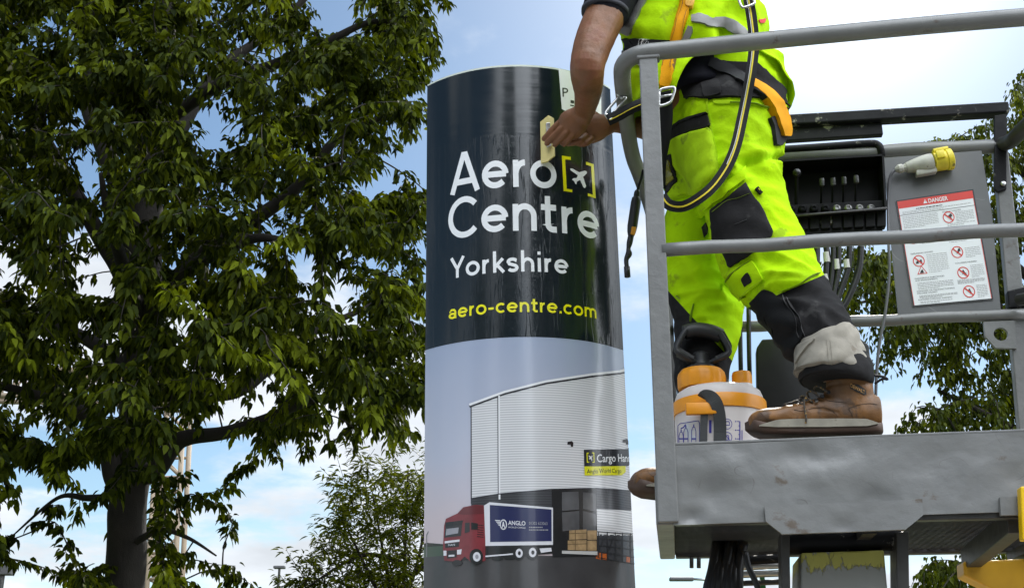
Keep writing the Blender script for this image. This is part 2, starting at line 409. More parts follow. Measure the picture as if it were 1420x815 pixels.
# ------------------------------------------------------------------ curved sign totem
TW, TSAG = 0.287, 0.13; TR = (TW ** 2 + TSAG ** 2) / (2 * TSAG); TPHI = math.asin(TW / TR); TYC = TR - TSAG; TU = TR * TPHI
TM = Matrix.Translation((0.0825, 3.30, 0.0)) @ Matrix.Rotation(R(3.6), 4, 'Z') @ Matrix.Rotation(R(-1.0), 4, 'Y'); TMI = TM.inverted()
def tp(u, z, off=0.0):
    f = u / TR; return Vector(((TR + off) * math.sin(f), TYC - (TR + off) * math.cos(f), z))
def tuv(px, py):                             # pixel -> (arc length, height) on the totem's front
    o = TMI @ CAM; d = (TMI.to_3x3() @ ray(px, py)); oy = o.y - TYC
    a = d.x ** 2 + d.y ** 2; b = 2 * (o.x * d.x + oy * d.y); c = o.x ** 2 + oy ** 2 - TR ** 2; D = b * b - 4 * a * c
    if D < 0: t = -b / (2 * a)
    else: t = (-b - math.sqrt(D)) / (2 * a)
    q = o + d * t; u = TR * math.atan2(q.x, -(q.y - TYC)); return Vector((u, q.z))
def tworld(px, py, off=0.0):
    q = tuv(px, py); return TM @ tp(q.x, q.y, off)
TZT = tuv(708, 91).y; TZB = tuv(722, 467).y; T0 = 0.12
def wrap(bm, V, F, off, mi=0, clamp=True):
    t = bmesh.new(); vs = [t.verts.new((min(TU, max(-TU, v[0])) if clamp else v[0], v[1], 0)) for v in V]
    for f in F:
        try: t.faces.new([vs[i] for i in f])
        except ValueError: pass
    bmesh.ops.triangulate(t, faces=t.faces)
    us = [v.co.x for v in t.verts]; u = math.floor(min(us) / .012) * .012
    while u < max(us):
        bmesh.ops.bisect_plane(t, geom=t.verts[:] + t.edges[:] + t.faces[:], plane_co=(u, 0, 0), plane_no=(1, 0, 0), dist=1e-6); u += .012
    m = {v: bm.verts.new(tp(v.co.x, v.co.y, off)) for v in t.verts}
    for f in t.faces:
        if f.calc_area() < 1e-12: continue
        vv = [m[v] for v in f.verts]
        if f.normal.z < 0: vv.reverse()
        try: g = bm.faces.new(vv)
        except ValueError: continue
        g.material_index = mi; g.smooth = True
    t.free()
def wpoly(bm, pix, off, mi=0, uv=False, step=8):
    P = [Vector(p) for p in pix] if uv else [tuv(*p) for p in dense(pix, step)]
    wrap(bm, P, [range(len(P))], off, mi)
totem = thing('sign_totem', (0.0825, 3.30, 0.12), 'tall curved totem sign, charcoal top with white lettering over a printed warehouse picture', 'sign')
def tob(name, bm, m, parent=totem, smooth=True): return obj(name, bm, m, parent, smooth, TM)
# body: lens-shaped white post with a pale cap
bm = bmesh.new(); sec = [tp(u, 0, -.004) for u in np.linspace(-TU, TU, 41)]
back = [Vector((p.x, -p.y, 0)) for p in reversed(sec[1:-1])]; sec = sec + back
rings(bm, [[Vector((p.x, p.y, z)) for p in sec] for z in (T0, TZT - .004)])
o = tob('body', bm, mat('totem_white', (0.72, 0.73, 0.72), 0.35, var=.05)); o.data.set_sharp_from_angle(angle=R(30))
bm = bmesh.new(); sec2 = [Vector((p.x * 1.008, p.y * 1.02, 0)) for p in sec]
rings(bm, [[Vector((p.x, p.y, z)) for p in sec2] for z in (TZT - .003, TZT + .003)])
tob('cap', bm, mat('totem_cap', (0.62, 0.66, 0.58), 0.4)).data.set_sharp_from_angle(angle=R(30))
bm = bmesh.new(); sec3 = [Vector((p.x * 1.05, p.y * 1.1, 0)) for p in sec]
rings(bm, [[Vector((p.x, p.y, z)) for p in sec3] for z in (T0, T0 + .1)])
tob('plinth', bm, mat('plinth_grey', (0.08, 0.085, 0.09), 0.5)).data.set_sharp_from_angle(angle=R(30))

# dark header film: gloss, wet below the join, faint squeegee smears above it
ZJ = tuv(700, 186).y
def header_material():
    m = bpy.data.materials.new('header_film'); m.use_nodes = True; nt = m.node_tree; p = nt.nodes['Principled BSDF']; L = nt.links.new
    def N(t, **k):
        n = nt.nodes.new(t)
        for a, b in k.items(): setattr(n, a, b)
        return n
    p.inputs['Base Color'].default_value = (0.0075, 0.0125, 0.0160, 1); p.inputs['Specular IOR Level'].default_value = 0.5
    t = N('ShaderNodeTexCoord'); s = N('ShaderNodeSeparateXYZ'); L(t.outputs['Object'], s.inputs[0])
    wet = N('ShaderNodeMapRange'); wet.inputs['From Min'].default_value = ZJ + .004; wet.inputs['From Max'].default_value = ZJ - .004; L(s.outputs[2], wet.inputs['Value'])
    mh = N('ShaderNodeMapping'); mh.inputs['Scale'].default_value = (2, 2, 38); L(t.outputs['Object'], mh.inputs[0])
    nh = N('ShaderNodeTexNoise'); nh.inputs['Scale'].default_value = 1.6; nh.inputs['Detail'].default_value = 4; L(mh.outputs[0], nh.inputs['Vector'])
    nd = N('ShaderNodeTexNoise'); nd.inputs['Scale'].default_value = 190; nd.inputs['Detail'].default_value = 3; L(t.outputs['Object'], nd.inputs['Vector'])
    mv = N('ShaderNodeMapping'); mv.inputs['Scale'].default_value = (34, 34, 2.2); L(t.outputs['Object'], mv.inputs[0])
    nv = N('ShaderNodeTexNoise'); nv.inputs['Scale'].default_value = 1.0; nv.inputs['Detail'].default_value = 3; L(mv.outputs[0], nv.inputs['Vector'])
    ridge = N('ShaderNodeMath', operation='ABSOLUTE'); q = N('ShaderNodeMath', operation='SUBTRACT'); q.inputs[1].default_value = .5; L(nv.outputs['Fac'], q.inputs[0]); L(q.outputs[0], ridge.inputs[0])
    rs = N('ShaderNodeMapRange'); rs.inputs['From Max'].default_value = .016; rs.inputs['To Min'].default_value = 1; rs.inputs['To Max'].default_value = 0; L(ridge.outputs[0], rs.inputs['Value'])
    dm = N('ShaderNodeMapRange'); dm.inputs['From Min'].default_value = .57; dm.inputs['From Max'].default_value = .66; L(nd.outputs['Fac'], dm.inputs['Value'])
    w1 = N('ShaderNodeMath', operation='MULTIPLY'); L(dm.outputs[0], w1.inputs[0]); w1.inputs[1].default_value = .22
    w2 = N('ShaderNodeMath', operation='MULTIPLY_ADD'); L(rs.outputs[0], w2.inputs[0]); w2.inputs[1].default_value = .8; L(w1.outputs[0], w2.inputs[2])
    w3 = N('ShaderNodeMath', operation='MULTIPLY'); L(w2.outputs[0], w3.inputs[0]); L(wet.outputs[0], w3.inputs[1])
    dry = N('ShaderNodeMath', operation='SUBTRACT'); dry.inputs[0].default_value = 1; L(wet.outputs[0], dry.inputs[1])
    h2 = N('ShaderNodeMath', operation='MULTIPLY'); L(nh.outputs['Fac'], h2.inputs[0]); L(dry.outputs[0], h2.inputs[1])
    hs = N('ShaderNodeMath', operation='MULTIPLY_ADD'); L(h2.outputs[0], hs.inputs[0]); hs.inputs[1].default_value = .9; L(w3.outputs[0], hs.inputs[2])
    b = N('ShaderNodeBump'); b.inputs['Distance'].default_value = .0009; b.inputs['Strength'].default_value = .30; L(hs.outputs[0], b.inputs['Height']); L(b.outputs[0], p.inputs['Normal'])
    r = N('ShaderNodeMapRange'); r.inputs['To Min'].default_value = .09; r.inputs['To Max'].default_value = .2; L(nh.outputs['Fac'], r.inputs['Value']); L(r.outputs[0], p.inputs['Roughness'])
    return m
HEADER = header_material()
bm = bmesh.new(); wrap(bm, [(-TU, TZB), (TU, TZB), (TU, TZT - .004), (-TU, TZT - .004)], [(0, 1, 2, 3)], 0.0)
tob('header_panel', bm, HEADER)

# lettering: one-weight rounded sans drawn as strokes; cap height 1
def arc(cx, cy, rx, ry, a0, a1, n=22): return [(cx + rx * math.cos(R(a0 + (a1 - a0) * i / n)), cy + ry * math.sin(R(a0 + (a1 - a0) * i / n))) for i in range(n + 1)]
X = 0.66
def g_e(r=.285): return [[(.075, .335), (.655, .335)], arc(.365, X / 2, r, X / 2 - .065, 2, 318)], .73
GL = {
 'A': ([[(.06, 0), (.40, .93), (.46, .93), (.80, 0)], [(.20, .27), (.66, .27)]], .86),
 'e': g_e(), 'o': ([arc(.36, X / 2, .285, X / 2 - .06, 0, 360, 36)], .72),
 'r': ([[(.12, 0), (.12, X)], arc(.36, .33, .235, .265, 178, 88, 14)], .44),
 'C': ([arc(.49, .47, .415, .44, 42, 318, 30)], .90),
 'n': ([[(.12, 0), (.12, X)], arc(.36, .36, .235, .24, 180, 0, 20) + [(.595, 0)]], .71),
 't': ([[(.20, .88), (.20, .18)] + arc(.33, .18, .13, .12, 180, 270, 8) + [(.43, .06)], [(.02, .60), (.43, .60)]], .47),
 'Y': ([[(.03, 1.0), (.37, .42), (.37, 0)], [(.71, 1.0), (.37, .42)]], .74),
 'k': ([[(.12, 0), (.12, 1.02)], [(.12, .24), (.52, X)], [(.25, .34), (.56, 0)]], .60),
 's': ([[(.49, .53)] + arc(.29, .475, .20, .125, 30, 180, 12) + [(.14, .38), (.42, .30)] + arc(.30, .19, .20, .13, 30, -155, 14)], .57),
 'h': ([[(.12, 0), (.12, 1.02)], arc(.36, .36, .235, .24, 180, 0, 20) + [(.595, 0)]], .71),
 'i': ([[(.12, 0), (.12, X)], [(.12, .82), (.12, .97)]], .24),
 'a': ([[(.10, .53)] + arc(.30, .42, .215, .18, 150, 0, 12) + [(.515, 0)], arc(.29, .20, .22, .14, 10, 370, 26)], .63),
 '-': ([[(.05, .33), (.42, .33)]], .47),
 '.': ([[(.12, 0), (.12, .15)]], .25),
 'c': ([arc(.36, X / 2, .285, X / 2 - .065, 48, 312, 24)], .66),
 'm': ([[(.12, 0), (.12, X)], arc(.325, .38, .205, .22, 180, 0, 14) + [(.53, 0)], arc(.735, .38, .205, .22, 180, 0, 14) + [(.94, 0)]], 1.06),
}
def ribbon2(P, w):
    n = len(P); closed = n > 8 and abs(P[0][0] - P[-1][0]) + abs(P[0][1] - P[-1][1]) < 1e-6
    Lh, Rh = [], []
    for i in range(n):
        p = Vector(P[i]); a = Vector(P[i - 1]) if i > 0 else (Vector(P[-2]) if closed else None); b = Vector(P[i + 1]) if i < n - 1 else (Vector(P[1]) if closed else None)
        d1 = (p - a).normalized() if a is not None else None; d2 = (b - p).normalized() if b is not None else None
        if d1 is None: d1 = d2
        if d2 is None: d2 = d1
        n1 = Vector((-d1.y, d1.x)); n2 = Vector((-d2.y, d2.x)); m = (n1 + n2)
        m = m.normalized() if m.length > .05 else n1
        k = 1 / max(.45, m.dot(n1)); Lh.append(p + m * w / 2 * k); Rh.append(p - m * w / 2 * k)
    return Lh, Rh
def line_text(bm, text, pxl, pxr, py_base_px, cap_px, w, mi=0, track=.06, off=.0005):
    """text set between two pixels on one level line of the totem's face."""
    adv = []; x = 0
    for ch in text:
        if ch == ' ': x += .3; continue
        adv.append((ch, x)); x += GL[ch][1] + track
    wtot = x - track
    base = tuv(*py_base_px); u0 = tuv(*pxl).x; u1 = tuv(*pxr).x; sy = tuv(*cap_px).y - base.y; sx = (u1 - u0) / (wtot - .07)
    k = 0
    for ch, x0 in adv:
        for pl in GL[ch][0]:
            Lh, Rh = ribbon2(pl, w); n = len(Lh); P = Lh + Rh
            V = [(u0 + (x0 - .03 + q.x) * sx, base.y + q.y * sy) for q in P]
            wrap(bm, V, [(i, i + 1, n + i + 1, n + i) for i in range(n - 1)], off + .00008 * (k % 3), mi); k += 1
LET_W = mat('vinyl_white', (0.80, 0.81, 0.82), .3, coat=.2); LET_Y = mat('vinyl_yellow', (0.80, 0.74, 0.0), .3, coat=.2)
bm = bmesh.new()
line_text(bm, 'Aero', (626, 268), (770, 250), (709, 259.5), (709, 203), .146)
line_text(bm, 'Centre', (623, 305), (829, 305), (715, 320), (715, 264), .146)
line_text(bm, 'Yorkshire', (626, 370), (787, 365), (722, 376.5), (722, 347.5), .155, track=.09)
tob('lettering', bm, LET_W)
bm = bmesh.new(); line_text(bm, 'aero-centre.com', (623, 437), (827, 435), (727, 432.5), (727, 412), .15, track=.075)
tob('web_address', bm, LET_Y)
bm = bmesh.new()
wpoly(bm, [(779, 216), (791.5, 218), (791.5, 222), (783.5, 221.2), (785.8, 262), (793.5, 263), (793.5, 266.8), (781.5, 265)], .0005)
wpoly(bm, [(812.5, 224.5), (823.2, 228), (826, 275.2), (815, 272), (815, 268), (822, 270.2), (819.5, 230.8), (812.5, 228.6)], .0005)
br = tob('bracket_logo', bm, LET_Y)
bm = bmesh.new(); wpoly(bm, [(791, 233.5), (793.5, 234), (803, 239), (811, 236.8), (813.7, 238), (813.5, 240.8), (808.5, 245.3), (812.7, 258), (811.2, 261), (809, 260), (804.3, 249.8), (800, 251.8), (799, 256), (797.5, 254.7), (796, 251.3), (793, 249.3), (795, 247.3), (799.5, 247), (801, 243.2), (791, 236.2)], .0005)
tob('aeroplane_mark', bm, LET_W, br)
bm = bmesh.new(); wpoly(bm, [(774.5, 95), (833, 113), (834, 165), (796, 161), (779, 151.5)], .0005)
lab = tob('white_label', bm, LET_W)
def wtext(bm, text, p_left, p_right, p_top, off, mi=0, bold=0.0, spacing=1.0, caps=.72):
    """built-in lettering between two baseline pixels, cap height given by a third pixel above the left one."""
    V, F, x0, x1 = font_mesh(text, bold, spacing); a, b, c = tuv(*p_left), tuv(*p_right), tuv(*p_top)
    s = (b.x - a.x) / (x1 - x0); sh = (b.y - a.y) / (x1 - x0); sy = (c.y - a.y) / caps
    wrap(bm, [(a.x + (v[0] - x0) * s, a.y + (v[0] - x0) * sh + v[1] * sy) for v in V], F, off, mi)
bm = bmesh.new(); wtext(bm, 'P', (780, 134.5), (788, 135), (780, 121.5), .0009)
wpoly(bm, [(791, 139), (796, 140), (796, 144), (791, 143)], .0009); wpoly(bm, [(790.5, 145.5), (796, 146.5), (796, 148), (790.5, 147)], .0009)
tob('label_text', bm, mat('print_black', (0.012, 0.012, 0.014), .4), lab)

# ------------------------------------------------------------------ printed picture
def picture_sky():
    m = bpy.data.materials.new('print_dusk_sky'); m.use_nodes = True; nt = m.node_tree; p = nt.nodes['Principled BSDF']; L = nt.links.new
    t = nt.nodes.new('ShaderNodeTexCoord'); s = nt.nodes.new('ShaderNodeSeparateXYZ'); L(t.outputs['Object'], s.inputs[0])
    n = nt.nodes.new('ShaderNodeTexNoise'); n.inputs['Scale'].default_value = 4; n.inputs['Detail'].default_value = 3; L(t.outputs['Object'], n.inputs['Vector'])
    a = nt.nodes.new('ShaderNodeMath'); a.operation = 'MULTIPLY_ADD'; a.inputs[1].default_value = .22; L(n.outputs['Fac'], a.inputs[0]); L(s.outputs[2], a.inputs[2])
    mr = nt.nodes.new('ShaderNodeMapRange'); mr.inputs['From Min'].default_value = tuv(620, 750).y + .1; mr.inputs['From Max'].default_value = TZB + .1; L(a.outputs[0], mr.inputs['Value'])
    c = nt.nodes.new('ShaderNodeValToRGB'); c.color_ramp.elements[0].color = (0.52, 0.44, 0.46, 1); c.color_ramp.elements[1].color = (0.31, 0.36, 0.48, 1)
    e = c.color_ramp.elements.new(.45); e.color = (0.42, 0.44, 0.53, 1); L(mr.outputs[0], c.inputs[0]); L(c.outputs[0], p.inputs['Base Color'])
    p.inputs['Roughness'].default_value = .25; p.inputs['Coat Weight'].default_value = .35; p.inputs['Coat Roughness'].default_value = .12
    return m
def print_stripes(name, c1, c2, period):
    m = bpy.data.materials.new(name); m.use_nodes = True; nt = m.node_tree; p = nt.nodes['Principled BSDF']; L = nt.links.new
    t = nt.nodes.new('ShaderNodeTexCoord'); s = nt.nodes.new('ShaderNodeSeparateXYZ'); L(t.outputs['Object'], s.inputs[0])
    a = nt.nodes.new('ShaderNodeMath'); a.operation = 'MULTIPLY'; a.inputs[1].default_value = 2 * math.pi / period; L(s.outputs[2], a.inputs[0])
    sn = nt.nodes.new('ShaderNodeMath'); sn.operation = 'SINE'; L(a.outputs[0], sn.inputs[0])
    mr = nt.nodes.new('ShaderNodeMapRange'); mr.inputs['From Min'].default_value = -1; L(sn.outputs[0], mr.inputs['Value'])
    mx = nt.nodes.new('ShaderNodeMix'); mx.data_type = 'RGBA'; mx.inputs['A'].default_value = (*c1, 1); mx.inputs['B'].default_value = (*c2, 1); L(mr.outputs[0], mx.inputs['Factor'])
    L(mx.outputs['Result'], p.inputs['Base Color']); p.inputs['Roughness'].default_value = .25; p.inputs['Coat Weight'].default_value = .35; p.inputs['Coat Roughness'].default_value = .12
    return m
def prt(name, col, **k): return mat('print_' + name, col, .25, coat=.35, **k)
bm = bmesh.new(); wrap(bm, [(-TU, T0 + .1), (TU, T0 + .1), (TU, TZB - .0005), (-TU, TZB - .0005)], [(0, 1, 2, 3)], 0.0)
pic = tob('printed_picture', bm, picture_sky())
# tarmac, field
bm = bmesh.new(); zb = T0 + .1
def down(pix):                               # polygon continued to the foot of the totem
    P = [tuv(*p) for p in dense(pix, 8, closed=False)]; return P + [Vector((P[-1].x, zb)), Vector((P[0].x, zb))]
P = down([(585.5, 772), (617, 769), (770, 770), (828, 770), (890, 783)]); P[0].x = P[-1].x = -TU
wrap(bm, P, [range(len(P))], .0003)
tob('printed_tarmac', bm, prt('tarmac', (0.047, 0.045, 0.047), var=.25, vscale=9), pic)
bm = bmesh.new(); wpoly(bm, [(584, 757), (617, 754), (617, 769.5), (584, 772.5)], .0004); wpoly(bm, [(584, 754), (592, 752), (617, 754), (617, 756), (584, 758)], .0006, 1)
wpoly(bm, [(591.3, 741), (592.6, 741), (592.6, 772), (591.3, 772)], .0008, 2); wpoly(bm, [(591.3, 741), (594, 736), (595, 736.5), (592.6, 742)], .0009, 2)
tob('printed_field', bm, [prt('field', (0.05, 0.075, 0.05)), prt('hedge', (0.02, 0.022, 0.014)), prt('grey', (0.16, 0.16, 0.17))], pic)
# warehouse
WALL_PX = [(653.5, 563), (700, 545), (757, 530.5), (820, 521), (875, 515)]
bm = bmesh.new()
wpoly(bm, WALL_PX + [(877, 683), (826, 678), (766, 679), (692, 685), (653.5, 692)], .0004, 0)
wpoly(bm, [(653.5, 690), (692, 684), (766, 678), (770, 745), (653.5, 752)], .0006, 1)
wpoly(bm, [(825, 676.5), (880, 680.5), (882, 708), (826, 705)], .0006, 1)
wpoly(bm, [(826, 705), (882, 708), (884, 742), (827, 742)], .0007, 0)
wpoly(bm, [(826, 740), (884, 742), (885, 783), (827, 771)], .0007, 4)
wpoly(bm, stroke_poly(dense([(651, 563.5), (700, 545.5), (757, 531), (820, 521.5), (875, 515.5)], 8, False), 3.4), .0008, 3)
wpoly(bm, stroke_poly(dense([(651, 561), (700, 543), (757, 528.6), (820, 519), (875, 513)], 8, False), 3.2), .0009, 2)
wpoly(bm, [(691, 548.5), (693.3, 548), (694, 692), (691.6, 692)], .001, 2); wpoly(bm, [(689.8, 549), (691, 548.5), (691.6, 692), (690.5, 692)], .001, 3)
wpoly(bm, [(652.8, 564), (654.2, 564), (654.5, 698), (653, 698)], .001, 3)
wpoly(bm, stroke_poly(dense([(653, 691), (692, 684.5), (766, 678), (826, 676.5), (880, 680.5)], 8, False), 1.6), .0011, 3)
tob('printed_warehouse', bm, [print_stripes('print_cladding', (0.70, 0.70, 0.71), (0.42, 0.42, 0.44), .0068), print_stripes('print_dark_cladding', (0.055, 0.056, 0.062), (0.03, 0.03, 0.035), .0068),
    prt('pale', (0.72, 0.72, 0.74)), prt('dark', (0.035, 0.034, 0.04)), prt('shade', (0.045, 0.046, 0.052))], pic)
# loading door with crates
bm = bmesh.new()
wpoly(bm, [(765, 678), (826.5, 676.5), (828.5, 771), (766, 772)], .0013, 0)
for q in ([(779, 682), (802, 681), (803, 706), (779, 708)], [(779, 710), (803, 708), (803, 734), (780, 736)], [(808, 682), (825.5, 684), (826, 709), (808, 705)], [(808, 708), (826, 712), (826, 736), (808, 736)]): wpoly(bm, q, .0015, 1)
wpoly(bm, [(779, 763), (828, 764), (828, 769), (779, 767)], .0015, 2)
for q in ([(789, 735), (813, 733.5), (813, 747), (789, 748)], [(787, 749), (813, 748), (813, 763), (787, 762)], [(814, 735), (827, 735), (827, 748), (814, 748)], [(814, 749), (827, 749), (827, 763), (814, 763)]): wpoly(bm, q, .0017, 3)
for q in ([(789, 739), (813, 738), (813, 739), (789, 740)], [(787, 754), (813, 753), (813, 754), (787, 755)], [(797, 734), (798, 734), (798, 762), (797, 762)]): wpoly(bm, q, .0019, 4)
tob('printed_loading_door', bm, [prt('doorway', (0.012, 0.012, 0.013)), prt('door_glass', (0.085, 0.085, 0.09), var=.4, vscale=12), prt('pallet', (0.45, 0.44, 0.43)), prt('cardboard', (0.30, 0.20, 0.10), var=.3, vscale=60), prt('straps', (0.12, 0.08, 0.04))], pic)
bm = bmesh.new()
for x in (829, 841, 852, 862, 873, 881): wpoly(bm, [(x, 736 + (x - 829) * .06), (x + 1.3, 736 + (x - 829) * .06), (x + 1.6, 773 + (x - 829) * .17), (x + .3, 773 + (x - 829) * .17)], .0013, 0)
for y in (736, 745, 755, 764, 772): wpoly(bm, [(828, y), (884, y + 4 + (y - 736) * .15), (884, y + 5.2 + (y - 736) * .15), (828, y + 1.1)], .0014, 0)
wpoly(bm, stroke_poly([(829, 768), (838, 742)], 1.2), .0015, 0); wpoly(bm, stroke_poly([(841, 770), (850, 744)], 1.2), .0015, 0)
for q in ([(826, 766), (833, 766), (833, 775), (826, 774)], [(835, 767), (841, 767), (841, 776), (835, 775)], [(868, 771), (874, 772), (874, 781), (868, 780)]): wpoly(bm, q, .0012, 1)
tob('printed_railings', bm, [prt('black', (0.015, 0.015, 0.017)), prt('orange', (0.42, 0.10, 0.02))], pic)
# warehouse sign and wall lamps
bm = bmesh.new()
wpoly(bm, [(809.3, 623.2), (878, 622), (879, 645.5), (810, 646.4)], .0013, 0)
wpoly(bm, [(810, 646.4), (867, 645.8), (867, 654), (862, 658.6), (810.3, 659)], .0015, 1)
wpoly(bm, [(813, 627.5), (816.3, 627.3), (816.3, 628.6), (814.3, 628.7), (814.6, 639.8), (816.6, 639.7), (816.6, 641), (813.3, 641.2)], .0016, 1)
wpoly(bm, [(820.5, 627), (823.6, 627), (824.2, 641.2), (821, 641.2), (821, 640), (822.9, 640), (822.4, 628.3), (820.5, 628.3)], .0016, 1)
wpoly(bm, [(816.5, 631), (818.5, 632.8), (820.7, 631.3), (821.3, 632.5), (819.8, 634.3), (821, 638), (820, 638.3), (818.3, 635.5), (816.9, 637), (816.3, 636), (817.4, 634), (816, 632)], .0016, 2)
wtext(bm, 'Cargo Hand', (827.5, 640.5), (873.5, 640.0), (827.5, 629.5), .0016, 2, bold=.008)
wtext(bm, 'Anglo World Cargo', (813.5, 656.3), (861, 655.4), (813.5, 650.0), .0018, 0)
for x, y in ((787, 612), (863.5, 609)): wpoly(bm, [(x, y), (x + 6, y - .8), (x + 8, y + 2), (x + 7.5, y + 7), (x + 4.5, y + 7), (x + 4, y + 4), (x - .5, y + 4)], .0013, 0)
tob('printed_warehouse_sign', bm, [prt('sign_black', (0.012, 0.012, 0.016)), prt('lime', (0.62, 0.60, 0.0)), prt('white', (0.72, 0.73, 0.74))], pic)
# lorry
def disc(cx, cy, rx, ry, n=20): return [(cx + rx * math.cos(2 * math.pi * k / n), cy + ry * math.sin(2 * math.pi * k / n)) for k in range(n)]
bm = bmesh.new()
O = .002
wpoly(bm, [(672, 753), (766, 753), (766, 767), (640, 776), (640, 768)], O, 2)                     # chassis
wpoly(bm, [(672, 770), (713, 766.5), (713, 768.5), (672, 772)], O + .0002, 4)
for cx, cy, rx, ry in ((719.5, 766.5, 8.2, 9.6), (738, 765.5, 8.6, 10.2)):
    wpoly(bm, disc(cx, cy, rx, ry), O + .0003, 2); wpoly(bm, disc(cx + .5, cy, rx * .6, ry * .65), O + .0005, 4); wpoly(bm, disc(cx + .8, cy, rx * .25, ry * .3), O + .0007, 2)
wpoly(bm, [(748, 760), (764, 759), (765, 764), (750, 766)], O + .0003, 4)
wpoly(bm, [(671, 701), (679, 696), (766.5, 703.5), (766.5, 755), (672, 756.5)], O + .0004, 4)     # box, white frame
wpoly(bm, [(679.5, 699.7), (764.5, 706), (764.8, 750), (680, 751)], O + .0006, 1)                 # navy side
wpoly(bm, [(615, 762), (616.5, 729), (619, 719), (635, 711.5), (643, 703), (660, 699.5), (671.5, 700.5), (673.5, 752), (673.5, 777), (655, 780), (645, 771), (638, 778.5), (617, 777)], O + .0006, 0)   # cab
wpoly(bm, [(635, 712), (643, 704), (660, 700.5), (671, 701.5), (671.5, 712), (645, 713.5)], O + .0008, 7)
wpoly(bm, [(618.5, 729), (641.5, 727), (640, 742.5), (617.2, 745)], O + .0009, 5)                 # windscreen
wpoly(bm, [(618.5, 724), (643, 721), (641.5, 727), (618, 729.4)], O + .001, 2)
wpoly(bm, [(620, 733), (637, 731), (636, 739), (619, 742)], O + .0012, 6)
wpoly(bm, [(645.5, 724.5), (652, 724), (652, 737), (645, 739)], O + .0009, 5); wpoly(bm, [(654, 724), (663, 725.5), (663, 734), (654, 734)], O + .0009, 2)
wpoly(bm, [(617.5, 750), (638, 747.5), (638, 750.5), (617.5, 753)], O + .0009, 4); wpoly(bm, [(618, 753.5), (637.5, 751), (637, 757.5), (618.5, 759)], O + .001, 2)
wtext(bm, 'MAN', (622.5, 756.8), (631.5, 756), (622.5, 754), O + .0013, 4)
wpoly(bm, [(621, 763), (634, 762), (634, 772), (621, 774)], O + .0009, 2); wpoly(bm, [(615.8, 763), (620, 763), (620, 770), (616, 770)], O + .001, 4); wpoly(bm, [(634.5, 762), (641, 761), (640, 768), (634.5, 768.5)], O + .001, 4)
wpoly(bm, [(623, 769), (631, 768.5), (631, 771), (623, 771.5)], O + .0012, 4)
for k in range(6): wpoly(bm, [(662, 727 + 3.2 * k), (671, 728 + 3.2 * k), (671, 728.8 + 3.2 * k), (662, 727.8 + 3.2 * k)], O + .001, 2)
for cx, cy, rx, ry in ((661, 771.5, 9.4, 11), (634.5, 780, 7, 4)):
    wpoly(bm, disc(cx, cy, rx, ry), O + .0012, 2)
wpoly(bm, disc(661.8, 771.5, 5.3, 6.6), O + .0014, 4); wpoly(bm, disc(662, 771.5, 2.4, 3), O + .0016, 6)
wpoly(bm, disc(690, 774, 8, 3), O - .0002, 2); wpoly(bm, disc(707, 773, 8, 2.6), O - .0002, 2)
wtext(bm, 'ANGLO', (704.8, 727.3), (728.7, 728.2), (704.8, 721.3), O + .001, 4, bold=.02)
wtext(bm, 'WORLD-CARGO', (704.8, 731.8), (728.7, 732.6), (704.8, 729.4), O + .001, 4)
wtext(bm, '01302 623063', (733.5, 727), (758.8, 727.6), (733.5, 722.8), O + .001, 6)
for y, x1 in ((731, 752), (734.6, 757)): 
    x = 733.5
    while x < x1:
        q = random.uniform(1.2, 3); wpoly(bm, [(x, y - .9), (x + q, y - .9), (x + q, y + .6), (x, y + .6)], O + .001, 6); x += q + .6
ring_o = disc(698.3, 727, 4.9, 7.2, 28); wpoly(bm, ring_o, O + .001, 4); wpoly(bm, disc(698.3, 727, 3.6, 5.6, 28), O + .0012, 1)
wtext(bm, 'A', (695.9, 731), (700.7, 731.1), (695.9, 722.8), O + .0015, 4, bold=.04)
for k in range(4): wpoly(bm, [(686.5 + 1.5 * k, 720.6 + 2.2 * k), (694.3, 721 + 2.1 * k), (693.8, 722.3 + 2.1 * k), (687.5 + 1.5 * k, 721.9 + 2.2 * k)], O + .001, 4)
tob('printed_lorry', bm, [prt('lorry_red', (0.16, 0.022, 0.028), var=.25, vscale=25), prt('navy', (0.014, 0.018, 0.075)), prt('tyre', (0.012, 0.012, 0.013)), prt('orange', (0.42, 0.10, 0.02)),
    prt('lorry_white', (0.62, 0.62, 0.66)), prt('screen', (0.02, 0.02, 0.022)), prt('grey2', (0.27, 0.27, 0.30)), prt('lorry_dark_red', (0.11, 0.018, 0.022))], pic)
# ------------------------------------------------------------------ boom lift: platform, controls, boom
GREY = mat('platform_grey_paint', (0.16, 0.16, 0.155), .42, var=.14, vscale=7, bump=.0016, bscale=38, spots=(0.10, 0.085, 0.075), sscale=11, samt=.36, rvar=.12, fine=.12, scratch=(.21, .205, .20))
PLATE = mat('kick_plate_paint', (0.165, 0.165, 0.16), .34, var=.16, vscale=4, bump=.0013, bscale=30, spots=(0.115, 0.09, 0.07), sscale=8, samt=.375, rvar=.16, fine=.12, aniso=(1, 1, 1.3), scratch=(.11, .10, .092), scr_scale=5.5)
TUBEP = mat('rail_grey_paint', (0.165, 0.165, 0.158), .36, var=.15, vscale=9, bump=.0008, bscale=30, spots=(0.10, 0.07, 0.055), sscale=13, samt=.37, rvar=.1, fine=.15, scratch=(.22, .21, .20), scr_scale=9)
BLACKP = mat('black_paint', (0.008, 0.008, 0.009), .55, var=.3, vscale=12, bump=.0008, bscale=40, spots=(0.30, 0.28, 0.24), sscale=18, samt=.40, rvar=.15, spec=.18, scratch=(.10, .10, .09), scr_scale=11)
BLACKC = mat('black_casing', (0.005, 0.005, 0.0055), .55, spec=.16, var=.3, vscale=10, bump=.0004, bscale=60)
RUBBER = mat('hose_rubber', (0.008, 0.008, 0.0085), .4, var=.2, vscale=20, bump=.0003, bscale=200)
